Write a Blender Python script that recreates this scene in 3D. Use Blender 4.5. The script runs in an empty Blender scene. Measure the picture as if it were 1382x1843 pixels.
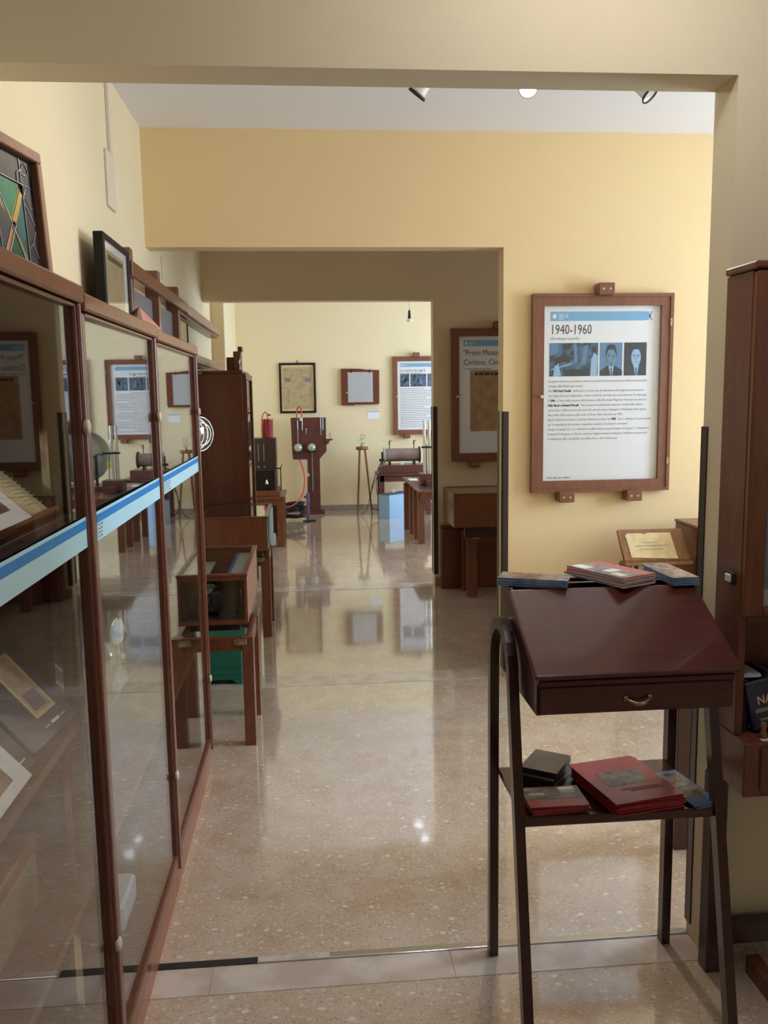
import bpy, bmesh, math, random
from mathutils import Vector, Matrix, Euler
random.seed(7)
SC = bpy.context.scene
COL = SC.collection
PI = math.pi

# ------------------------------------------------------------------ camera
F_PX, PITCH, YAW, ROLL, EYE = 1551.8, .1346, .0852, -.0147, 1.55
def setup_camera():
    cd = bpy.data.cameras.new('camera'); cam = bpy.data.objects.new('camera', cd); COL.objects.link(cam)
    cd.sensor_fit = 'VERTICAL'; cd.sensor_height = 24; cd.sensor_width = 18
    cd.lens = F_PX / 1843 * 24; cd.clip_start = .02; cd.clip_end = 100
    fwd = Vector((math.sin(YAW)*math.cos(PITCH), math.cos(YAW)*math.cos(PITCH), -math.sin(PITCH)))
    R0 = Vector((math.cos(YAW), -math.sin(YAW), 0)); U0 = R0.cross(fwd)
    c, s = math.cos(ROLL), math.sin(ROLL)
    r = R0*c + U0*s; u = U0*c - R0*s
    m = Matrix((r, u, -fwd)).transposed().to_4x4(); m.translation = (0, 0, EYE)
    cam.matrix_world = m
    SC.camera = cam
setup_camera()

# ------------------------------------------------------------------ world, exposure, daylight
w = bpy.data.worlds.new('world'); SC.world = w; w.use_nodes = True
bg = w.node_tree.nodes['Background']; bg.inputs[0].default_value = (.62, .78, 1, 1); bg.inputs[1].default_value = 1.0
SC.view_settings.view_transform = 'Standard'; SC.view_settings.look = 'None'
SC.view_settings.gamma = 1; SC.view_settings.use_curve_mapping = False
SC.view_settings.exposure = 0.10
SC.cycles.max_bounces = 12; SC.cycles.diffuse_bounces = 6; SC.cycles.glossy_bounces = 6
SC.cycles.transparent_max_bounces = 24; SC.cycles.sample_clamp_indirect = 4
SC.cycles.caustics_reflective = False; SC.cycles.caustics_refractive = False

XR = 4.0            # right outer wall with the windows
XL, XL4 = -.79, -.93
Y1A, Y1B, Y2A, Y2B, Y3A, Y3B, Y4 = 2.11, 2.23, 4.53, 4.65, 6.83, 6.95, 11.70
YB = -3.0
HO, HC = 2.30, 2.87
XJ1, XJ2, XJ3 = 1.05, 1.028, .99
# windows: (y0, y1, z0, z1, watts, colour)
WINDOWS = [(-2.6, -1.4, 1.1, 2.5, 12, (.80, .88, 1)),
           (2.7, 3.9, .95, 2.4, 140, (.66, .82, 1)),
           (5.15, 6.25, 1.1, 2.3, 14, (.80, .88, 1)),
           (7.7, 8.9, .9, 2.4, 120, (.68, .84, 1)),
           (9.6, 10.9, .9, 2.4, 130, (.68, .84, 1))]
for (a, b, c, d, wt, colr) in WINDOWS:
    l = bpy.data.lights.new('window_daylight', 'AREA'); l.shape = 'RECTANGLE'; l.size = b-a; l.size_y = d-c
    l.energy = wt; l.color = colr
    o = bpy.data.objects.new('window_daylight', l); COL.objects.link(o)
    o.location = (XR+.32, (a+b)/2, (c+d)/2); o.rotation_euler = (0, PI/2, PI)
    o.rotation_euler = Vector((-1, 0, 0)).to_track_quat('-Z', 'Y').to_euler()

# ------------------------------------------------------------------ materials
def srgb(r, g, b):
    f = lambda c: (c/255/12.92) if c/255 <= .04045 else ((c/255+.055)/1.055)**2.4
    return (f(r), f(g), f(b), 1)
MATS = {}
def mat(name, col=(.5, .5, .5, 1), rough=.5, metal=0, coat=0, spec=.5, emis=None, es=0):
    if name in MATS: return MATS[name]
    m = bpy.data.materials.new(name); m.use_nodes = True
    p = m.node_tree.nodes['Principled BSDF']
    p.inputs['Base Color'].default_value = col; p.inputs['Roughness'].default_value = rough
    p.inputs['Metallic'].default_value = metal; p.inputs['Coat Weight'].default_value = coat
    p.inputs['Specular IOR Level'].default_value = spec
    if coat: p.inputs['Coat Roughness'].default_value = .08
    if emis: p.inputs['Emission Color'].default_value = emis; p.inputs['Emission Strength'].default_value = es
    MATS[name] = m
    return m
def nodes(m): return m.node_tree.nodes, m.node_tree.links, m.node_tree.nodes['Principled BSDF']
def wood(name, c1, c2, rough=.35, scale=(14, 14, 2.2), coat=.25):
    m = mat(name, c1, rough, coat=coat)
    N, L, p = nodes(m)
    tc = N.new('ShaderNodeTexCoord'); mp = N.new('ShaderNodeMapping'); mp.inputs['Scale'].default_value = scale
    n1 = N.new('ShaderNodeTexNoise'); n1.inputs['Scale'].default_value = 3; n1.inputs['Detail'].default_value = 6; n1.inputs['Distortion'].default_value = .6
    n2 = N.new('ShaderNodeTexNoise'); n2.inputs['Scale'].default_value = 18; n2.inputs['Detail'].default_value = 3
    mx = N.new('ShaderNodeMix'); mx.data_type = 'FLOAT'; mx.inputs[0].default_value = .35
    cr = N.new('ShaderNodeValToRGB'); cr.color_ramp.elements[0].color = c2; cr.color_ramp.elements[1].color = c1
    cr.color_ramp.elements[0].position = .3; cr.color_ramp.elements[1].position = .65
    L.new(tc.outputs['Object'], mp.inputs[0]); L.new(mp.outputs[0], n1.inputs['Vector']); L.new(mp.outputs[0], n2.inputs['Vector'])
    L.new(n1.outputs[0], mx.inputs[2]); L.new(n2.outputs[0], mx.inputs[3]); L.new(mx.outputs[0], cr.inputs[0])
    L.new(cr.outputs[0], p.inputs['Base Color'])
    return m
def paint(name, c, var=.04, rough=.75):
    m = mat(name, c, rough, spec=.25)
    N, L, p = nodes(m)
    tc = N.new('ShaderNodeTexCoord')
    n = N.new('ShaderNodeTexNoise'); n.inputs['Scale'].default_value = 1.6; n.inputs['Detail'].default_value = 4
    cr = N.new('ShaderNodeValToRGB')
    cr.color_ramp.elements[0].color = tuple(x*(1-var) for x in c[:3])+(1,); cr.color_ramp.elements[1].color = tuple(min(1, x*(1+var)) for x in c[:3])+(1,)
    L.new(tc.outputs['Object'], n.inputs['Vector']); L.new(n.outputs[0], cr.inputs[0]); L.new(cr.outputs[0], p.inputs['Base Color'])
    n2 = N.new('ShaderNodeTexNoise'); n2.inputs['Scale'].default_value = 160; n2.inputs['Detail'].default_value = 3
    bp = N.new('ShaderNodeBump'); bp.inputs['Strength'].default_value = .12; bp.inputs['Distance'].default_value = .004
    L.new(tc.outputs['Object'], n2.inputs['Vector']); L.new(n2.outputs[0], bp.inputs['Height']); L.new(bp.outputs[0], p.inputs['Normal'])
    return m
def glass(name, tint=(1, 1, 1, 1), r0=.045, rough=.0, gcol=(1, 1, 1, 1)):
    if name in MATS: return MATS[name]
    m = bpy.data.materials.new(name); m.use_nodes = True; MATS[name] = m
    N, L = m.node_tree.nodes, m.node_tree.links
    N.remove(N['Principled BSDF']); out = N['Material Output']
    t = N.new('ShaderNodeBsdfTransparent'); t.inputs[0].default_value = tint
    g = N.new('ShaderNodeBsdfGlossy'); g.inputs['Roughness'].default_value = rough; g.inputs[0].default_value = gcol
    lw = N.new('ShaderNodeLayerWeight'); lw.inputs[0].default_value = .5
    pw = N.new('ShaderNodeMath'); pw.operation = 'POWER'; pw.inputs[1].default_value = 5
    ml = N.new('ShaderNodeMath'); ml.operation = 'MULTIPLY_ADD'; ml.inputs[1].default_value = 1-r0; ml.inputs[2].default_value = r0
    mx = N.new('ShaderNodeMixShader')
    L.new(lw.outputs['Facing'], pw.inputs[0]); L.new(pw.outputs[0], ml.inputs[0]); L.new(ml.outputs[0], mx.inputs[0])
    L.new(t.outputs[0], mx.inputs[1]); L.new(g.outputs[0], mx.inputs[2]); L.new(mx.outputs[0], out.inputs[0])
    return m
def terrazzo(name, base1, base2, chips=1.0):
    m = mat(name, base1, .12, spec=.5)
    N, L, p = nodes(m)
    p.inputs['Coat Weight'].default_value = 1; p.inputs['Coat Roughness'].default_value = .05; p.inputs['Coat IOR'].default_value = 1.7
    tc = N.new('ShaderNodeTexCoord')
    warp = N.new('ShaderNodeTexNoise'); warp.inputs['Scale'].default_value = 30; warp.inputs['Detail'].default_value = 2
    vm = N.new('ShaderNodeMix'); vm.data_type = 'VECTOR'; vm.inputs[0].default_value = .012
    L.new(tc.outputs['Object'], warp.inputs['Vector']); L.new(tc.outputs['Object'], vm.inputs[4]); L.new(warp.outputs['Color'], vm.inputs[5])
    nz = N.new('ShaderNodeTexNoise'); nz.inputs['Scale'].default_value = 5; nz.inputs['Detail'].default_value = 8; nz.inputs['Roughness'].default_value = .7
    L.new(tc.outputs['Object'], nz.inputs['Vector'])
    cr = N.new('ShaderNodeValToRGB'); cr.color_ramp.elements[0].color = base2; cr.color_ramp.elements[1].color = base1
    cr.color_ramp.elements[0].position = .35; cr.color_ramp.elements[1].position = .62
    L.new(nz.outputs[0], cr.inputs[0]); cur = cr.outputs[0]
    for sc, th, keep, col in ((150, .38, .55, srgb(222, 208, 192)), (80, .32, .66, srgb(184, 164, 144)), (52, .30, .70, srgb(226, 214, 200)), (26, .24, .80, srgb(234, 226, 216)), (34, .26, .84, srgb(202, 178, 150)), (60, .13, .95, srgb(130, 100, 80))):
        v = N.new('ShaderNodeTexVoronoi'); v.inputs['Scale'].default_value = sc; v.inputs['Randomness'].default_value = 1
        mp = N.new('ShaderNodeMapping'); mp.inputs['Scale'].default_value = (1, 1.35, 1); mp.inputs['Location'].default_value = (sc*.13, sc*.07, 0)
        L.new(vm.outputs[1], mp.inputs[0]); L.new(mp.outputs[0], v.inputs['Vector'])
        lt = N.new('ShaderNodeMath'); lt.operation = 'LESS_THAN'; lt.inputs[1].default_value = th*chips
        L.new(v.outputs['Distance'], lt.inputs[0])
        sx = N.new('ShaderNodeSeparateColor'); L.new(v.outputs['Color'], sx.inputs[0])
        gt = N.new('ShaderNodeMath'); gt.operation = 'GREATER_THAN'; gt.inputs[1].default_value = keep; L.new(sx.outputs[0], gt.inputs[0])
        mu = N.new('ShaderNodeMath'); mu.operation = 'MULTIPLY'; L.new(lt.outputs[0], mu.inputs[0]); L.new(gt.outputs[0], mu.inputs[1])
        mx = N.new('ShaderNodeMix'); mx.data_type = 'RGBA'; mx.inputs[7].default_value = col
        L.new(mu.outputs[0], mx.inputs[0]); L.new(cur, mx.inputs[6]); cur = mx.outputs[2]
    L.new(cur, p.inputs['Base Color'])
    bn = N.new('ShaderNodeTexNoise'); bn.inputs['Scale'].default_value = 9; bn.inputs['Detail'].default_value = 2
    bp = N.new('ShaderNodeBump'); bp.inputs['Strength'].default_value = .05; bp.inputs['Distance'].default_value = .004
    L.new(tc.outputs['Object'], bn.inputs['Vector']); L.new(bn.outputs[0], bp.inputs['Height']); L.new(bp.outputs[0], p.inputs['Normal']); L.new(bp.outputs[0], p.inputs['Coat Normal'])
    return m
def speckle(name, c1, c2, scale=20, rough=.6, detail=6, metal=0, coat=0, spec=.5):
    m = mat(name, c1, rough, metal, coat, spec)
    N, L, p = nodes(m)
    tc = N.new('ShaderNodeTexCoord'); n = N.new('ShaderNodeTexNoise'); n.inputs['Scale'].default_value = scale; n.inputs['Detail'].default_value = detail
    cr = N.new('ShaderNodeValToRGB'); cr.color_ramp.elements[0].color = c2; cr.color_ramp.elements[1].color = c1
    cr.color_ramp.elements[0].position = .38; cr.color_ramp.elements[1].position = .6
    L.new(tc.outputs['Object'], n.inputs['Vector']); L.new(n.outputs[0], cr.inputs[0]); L.new(cr.outputs[0], p.inputs['Base Color'])
    return m

M = dict(
    wall=paint('wall_cream', srgb(238, 223, 188)), wall_y=paint('wall_yellow', srgb(236, 210, 164)),
    wall1=paint('wall_pale', srgb(230, 219, 190)), wall3=paint('wall_ochre', srgb(226, 206, 172)),
    ceil=paint('ceiling_white', srgb(238, 239, 246), .015),
    floor=terrazzo('terrazzo', srgb(214, 196, 180), srgb(194, 170, 146)),
    marble=speckle('threshold_marble', srgb(220, 208, 198), srgb(196, 180, 170), 9, .14, 7, coat=.6),
    base=speckle('baseboard_stone', srgb(168, 158, 144), srgb(140, 130, 118), 60, .25, 4, coat=.3),
    steel=mat('steel_strip', srgb(200, 192, 180), .32, 1),
    chrome=mat('chrome', srgb(225, 228, 232), .08, 1),
    brass=speckle('aged_brass', srgb(196, 182, 150), srgb(140, 122, 92), 60, .35, 3, metal=1),
    guard=wood('corner_guard_brown', srgb(62, 42, 34), srgb(44, 30, 26), .4, coat=.1),
    cab=wood('cabinet_teak', srgb(136, 78, 48), srgb(108, 56, 34), .32),
    shelfw=wood('cabinet_shelf', srgb(104, 64, 42), srgb(80, 46, 32), .5, coat=0),
    cabd=wood('cabinet_inside', srgb(62, 38, 30), srgb(44, 27, 23), .5, coat=0),
    door=wood('door_mahogany', srgb(122, 70, 50), srgb(94, 50, 36), .28, coat=.35),
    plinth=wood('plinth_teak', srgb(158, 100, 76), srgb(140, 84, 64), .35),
    tall2=wood('dark_case_wood', srgb(70, 44, 40), srgb(52, 32, 32), .35),
    tall=wood('tall_cabinet_brown', srgb(112, 56, 34), srgb(94, 44, 28), .35),
    frame=wood('frame_walnut', srgb(132, 82, 56), srgb(108, 64, 44), .4),
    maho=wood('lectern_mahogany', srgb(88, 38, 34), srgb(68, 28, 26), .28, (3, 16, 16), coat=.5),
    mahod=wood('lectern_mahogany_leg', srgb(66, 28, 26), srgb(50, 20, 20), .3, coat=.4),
    bench=wood('bench_teak', srgb(124, 72, 46), srgb(96, 54, 36), .35),
    hutch=wood('hutch_brown', srgb(120, 66, 44), srgb(92, 48, 34), .4),
    pine2=wood('light_frame_wood', srgb(176, 128, 98), srgb(146, 100, 76), .55, coat=0),
    pine=wood('old_pine', srgb(150, 104, 62), srgb(116, 76, 44), .6, coat=0),
    red=wood('machine_redwood', srgb(102, 56, 50), srgb(80, 42, 38), .4),
    glass=glass('clear_glass'), vglass=glass('showcase_glass', (.93, .97, .96, 1)), gglass=glass('green_edge_glass', (.72, .88, .84, 1), .08),
    discg=glass('disc_glass', (.62, .72, .70, 1), .35, .3), bulb=glass('bulb_glass', (.86, .90, .88, 1), .12),
    white=mat('white_print', srgb(238, 240, 246), .5), wpaper=speckle('white_paper', srgb(236, 240, 244), srgb(226, 232, 238), 30, .6),
    cream=speckle('cream_paper', srgb(226, 204, 160), srgb(212, 188, 140), 25, .8), old=speckle('old_page', srgb(206, 190, 150), srgb(182, 164, 122), 18, .8),
    news=speckle('newsprint', srgb(188, 152, 112), srgb(164, 128, 90), 14, .85), news2=speckle('newsprint_pale', srgb(196, 176, 138), srgb(176, 156, 118), 20, .85),
    blue=mat('print_blue', srgb(120, 178, 222), .5), blue2=mat('strip_blue', srgb(24, 136, 220), .4), strip=mat('strip_white', srgb(190, 236, 255), .4),
    ink=mat('ink_black', srgb(44, 44, 48), .6), inkg=mat('ink_grey', srgb(128, 130, 140), .6), inkb=mat('ink_faint', srgb(150, 140, 120), .7),
    ph1=speckle('photo_blue_dark', srgb(76, 108, 140), srgb(34, 44, 62), 26, .5), ph2=mat('photo_blue_mid', srgb(92, 134, 178), .5), ph3=mat('photo_blue_light', srgb(150, 190, 226), .5), ph4=mat('photo_navy', srgb(38, 46, 58), .5), ph5=speckle('photo_face', srgb(112, 150, 186), srgb(74, 106, 140), 34, .5),
    black=mat('black_lacquer', srgb(24, 22, 24), .5, spec=.25), blackm=mat('black_rubber', srgb(26, 26, 32), .6),
    greyb=mat('grey_board', srgb(178, 182, 188), .5), greyp=mat('panel_grey', srgb(128, 124, 130), .6),
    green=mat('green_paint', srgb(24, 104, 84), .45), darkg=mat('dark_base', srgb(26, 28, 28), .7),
    redp=mat('red_tube', srgb(196, 72, 52), .4), crimson=speckle('crimson_shell', srgb(150, 40, 48), srgb(120, 26, 40), 12, .3, coat=.4),
    bluebox=mat('pale_blue_paint', srgb(150, 190, 228), .5), purple=mat('violet_metal', srgb(112, 92, 138), .45),
    coil=speckle('coil_winding', srgb(140, 118, 114), srgb(122, 98, 94), 6, .3, coat=.5), dkmetal=mat('dark_metal', srgb(54, 52, 56), .35, .8),
    yellow=mat('yellow_enamel', srgb(222, 196, 40), .4), ivory=mat('ivory_knob', srgb(214, 206, 178), .3), pink=speckle('pink_card', srgb(196, 142, 128), srgb(184, 126, 112), 12, .7),
    wplastic=mat('white_plastic', srgb(226, 222, 210), .4), conduit=mat('conduit_plastic', srgb(228, 218, 200), .45),
    redc=speckle('red_cover', srgb(204, 40, 40), srgb(184, 30, 34), 6, .35, coat=.3), pageside=mat('page_edge', srgb(150, 60, 66), .7),
    navy=speckle('navy_cover', srgb(52, 58, 84), srgb(40, 44, 66), 8, .35, coat=.3), navy2=mat('navy_dark', srgb(26, 30, 44), .4),
    lblue=speckle('leaflet_blue', srgb(122, 164, 216), srgb(96, 138, 196), 14, .4), lpic=speckle('leaflet_picture', srgb(170, 160, 158), srgb(84, 66, 66), 60, .3),
    lpic2=speckle('leaflet_photo', srgb(150, 120, 96), srgb(70, 54, 54), 40, .3, coat=.3),
    sgreen=speckle('stained_green', srgb(20, 140, 96), srgb(12, 106, 74), 10, .42, spec=.12), steal=speckle('stained_teal', srgb(54, 124, 116), srgb(30, 86, 84), 14, .42, spec=.12), sdark=speckle('stained_smoke', srgb(60, 62, 72), srgb(34, 36, 46), 12, .42, spec=.12),
    sdkg=speckle('stained_dark_green', srgb(20, 84, 54), srgb(12, 60, 40), 10, .42, spec=.12), syel=mat('stained_yellow', srgb(214, 176, 30), .2), sora=mat('stained_orange', srgb(196, 134, 62), .2), stan=mat('stained_tan', srgb(146, 126, 84), .25), sred=mat('stained_red', srgb(96, 44, 48), .2), spur=speckle('stained_violet', srgb(58, 46, 60), srgb(36, 28, 40), 12, .42, spec=.12),
    lead=mat('lead_came', srgb(168, 166, 176), .3, .8),
    lit=mat('lamp_glow', (1, 1, 1, 1), .3, emis=(1, .93, .82, 1), es=60),
    box=speckle('grey_carton', srgb(136, 122, 108), srgb(112, 98, 86), 6, .8), green_gl=mat('green_baize', srgb(60, 84, 60), .8), baize=speckle('case_lining', srgb(206, 192, 150), srgb(196, 180, 134), 20, .9),
    pastel=mat('pale_blue_card', srgb(178, 200, 216), .5), sky=mat('outer_sill', srgb(200, 200, 200), .7),
)

# ------------------------------------------------------------------ mesh helpers
class MB:
    def __init__(s): s.v = []; s.f = []; s.m = []; s.mats = []; s.sm = []
    def mi(s, m):
        if m is None: return 0
        if m not in s.mats: s.mats.append(m)
        return s.mats.index(m)
    def add(s, vs, fs, m=None, mx=None, smooth=False):
        o = len(s.v); k = s.mi(m)
        for p in vs:
            p = Vector(p)
            if mx is not None: p = mx @ p
            s.v.append(tuple(p))
        for f in fs: s.f.append([i+o for i in f]); s.m.append(k); s.sm.append(smooth)
        return s
    def box(s, x0, x1, y0, y1, z0, z1, m=None, bev=.0, mx=None, seg=1):
        if x0 > x1: x0, x1 = x1, x0
        if y0 > y1: y0, y1 = y1, y0
        if z0 > z1: z0, z1 = z1, z0
        if bev <= 0:
            vs = [(x0, y0, z0), (x1, y0, z0), (x1, y1, z0), (x0, y1, z0), (x0, y0, z1), (x1, y0, z1), (x1, y1, z1), (x0, y1, z1)]
            return s.add(vs, [(0, 3, 2, 1), (4, 5, 6, 7), (0, 1, 5, 4), (1, 2, 6, 5), (2, 3, 7, 6), (3, 0, 4, 7)], m, mx)
        b = bmesh.new(); r = bmesh.ops.create_cube(b, size=1)
        for v in b.verts: v.co = Vector(((x0+x1)/2+v.co.x*(x1-x0), (y0+y1)/2+v.co.y*(y1-y0), (z0+z1)/2+v.co.z*(z1-z0)))
        bev = min(bev, .45*min(x1-x0, y1-y0, z1-z0))
        bmesh.ops.bevel(b, geom=list(b.edges), offset=bev, segments=seg, affect='EDGES', profile=.5)
        b.verts.index_update()
        s.add([v.co.copy() for v in b.verts], [[v.index for v in f.verts] for f in b.faces], m, mx); b.free(); return s
    def prism(s, poly, axis, a, b, m=None, mx=None):
        # poly: 2D points; axis 'x': (y,z) extruded x a..b ; 'y': (x,z) ; 'z': (x,y)
        def P(p, t): return {'x': (t, p[0], p[1]), 'y': (p[0], t, p[1]), 'z': (p[0], p[1], t)}[axis]
        n = len(poly); vs = [P(p, a) for p in poly]+[P(p, b) for p in poly]
        fs = [tuple(range(n)), tuple(reversed(range(n, 2*n)))]+[(i, i+n, (i+1) % n+n, (i+1) % n) for i in range(n)]
        return s.add(vs, fs, m, mx)
    def cyl(s, p0, p1, r0, r1=None, n=16, m=None, mx=None, cap=True):
        r1 = r0 if r1 is None else r1
        p0, p1 = Vector(p0), Vector(p1); d = (p1-p0).normalized()
        a = d.orthogonal().normalized(); b = d.cross(a)
        vs = []
        for p, r in ((p0, r0), (p1, r1)):
            for i in range(n):
                t = 2*PI*i/n; vs.append(p+a*math.cos(t)*r+b*math.sin(t)*r)
        s.add(vs, [(i, (i+1) % n, (i+1) % n+n, i+n) for i in range(n)], m, mx, True)
        if cap:
            s.add(vs[:n], [tuple(reversed(range(n)))], m, mx); s.add(vs[n:], [tuple(range(n))], m, mx)
        return s
    def tube(s, pts, r, n=8, m=None, closed=False, rs=None):
        pts = [Vector(p) for p in pts]; vs = []; a = None; k = len(pts)
        for i, p in enumerate(pts):
            q0 = pts[i-1] if i else (pts[-1] if closed else pts[0]); q1 = pts[(i+1) % k] if (i < k-1 or closed) else pts[i]
            d = (q1-q0).normalized()
            a = d.orthogonal().normalized() if a is None else (a-d*a.dot(d)).normalized()
            b = d.cross(a); rr = rs[i] if rs else r
            for j in range(n):
                t = 2*PI*j/n; vs.append(p+a*math.cos(t)*rr+b*math.sin(t)*rr)
        fs = []
        for i in range(k if closed else k-1):
            for j in range(n):
                i2 = (i+1) % k; fs.append((i*n+j, i*n+(j+1) % n, i2*n+(j+1) % n, i2*n+j))
        s.add(vs, fs, m, None, True)
        if not closed: s.add(vs[:n], [tuple(reversed(range(n)))], m); s.add(vs[-n:], [tuple(range(n))], m)
        return s
    def lathe(s, prof, mx=None, n=20, m=None, cap=True):
        # prof: (r, h) about local Z
        vs = []
        for r, h in prof:
            for i in range(n):
                t = 2*PI*i/n; vs.append((r*math.cos(t), r*math.sin(t), h))
        fs = []
        for k in range(len(prof)-1):
            for i in range(n): fs.append((k*n+i, k*n+(i+1) % n, (k+1)*n+(i+1) % n, (k+1)*n+i))
        s.add(vs, fs, m, mx, True)
        if not cap: return s
        if prof[0][0] > 1e-5: s.add(vs[:n], [tuple(reversed(range(n)))], m, mx)
        if prof[-1][0] > 1e-5: s.add(vs[-n:], [tuple(range(n))], m, mx)
        return s
    def quad(s, pts, m=None): return s.add(pts, [tuple(range(len(pts)))], m)

def smooth(pts, k=3):
    for _ in range(k):
        q = [pts[0]]
        for a, b in zip(pts, pts[1:]):
            q += [tuple(a[i]*.75+b[i]*.25 for i in range(3)), tuple(a[i]*.25+b[i]*.75 for i in range(3))]
        pts = q+[pts[-1]]
    return pts
def wloc(o):
    v = Vector((0, 0, 0))
    while o is not None: v += o.location; o = o.parent
    return v
def obj(name, mb, m, parent=None, loc=None, **k):
    me = bpy.data.meshes.new(name)
    off = wloc(parent) if parent is not None else Vector(loc if loc else (0, 0, 0))
    me.from_pydata([tuple(Vector(v)-off) for v in mb.v], [], mb.f); 
    if mb.mats:
        for x in mb.mats: me.materials.append(x)
    else: me.materials.append(m)
    me.polygons.foreach_set('material_index', mb.m if mb.mats else [0]*len(mb.f))
    me.polygons.foreach_set('use_smooth', mb.sm); me.update()
    o = bpy.data.objects.new(name, me); COL.objects.link(o)
    if parent is not None: o.parent = parent
    elif loc: o.location = loc
    for a, b in k.items(): o[a] = b
    return o
def thing(name, label, cat, loc, group=None):
    o = bpy.data.objects.new(name, None); COL.objects.link(o); o.location = loc; o.empty_display_size = .05
    o['label'] = label; o['category'] = cat
    if group: o['group'] = group
    return o
def tag(o, label, cat, group=None):
    o['label'] = label; o['category'] = cat
    if group: o['group'] = group
    return o
def structure(name, mb, m, parent=None):
    o = obj(name, mb, m, parent); o['kind'] = 'structure'; return o
def B(*a, **k): return MB().box(*a, **k)

TXT = {}
def text(body, size, m, parent, mx, sx=1.0, name='lettering', bold=0.0, align='LEFT', space=1.0):
    cu = bpy.data.curves.new('t', 'FONT'); cu.body = body; cu.size = size; cu.align_x = align; cu.offset = bold; cu.resolution_u = 2
    cu.space_character = space
    t = bpy.data.objects.new('t', cu); COL.objects.link(t)
    bpy.context.view_layer.update()
    me = bpy.data.meshes.new_from_object(t.evaluated_get(bpy.context.evaluated_depsgraph_get()))
    bpy.data.objects.remove(t); bpy.data.curves.remove(cu)
    off = Matrix.Translation(-wloc(parent))
    me.transform(off @ mx @ Matrix.Diagonal((sx, 1, 1, 1)))
    me.materials.clear(); me.materials.append(m)
    o = bpy.data.objects.new(name, me); COL.objects.link(o); o.parent = parent
    return o
def face_mx(x, y, z):   # text on a wall that faces -Y, origin at left baseline
    return Matrix(((1, 0, 0, x), (0, 0, -1, y), (0, 1, 0, z), (0, 0, 0, 1)))
def words(mb, x0, x1, z, h, y, seed, dens=.8):   # a printed line too small to read: flat dashes, one per word
    rr = random.Random(seed); x = x0
    while x < x1:
        wd = rr.uniform(.012, .042)
        if x+wd > x1: break
        mb.quad([(x, y, z), (x+wd, y, z), (x+wd, y, z+h), (x, y, z+h)]); x += wd+.007

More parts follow.
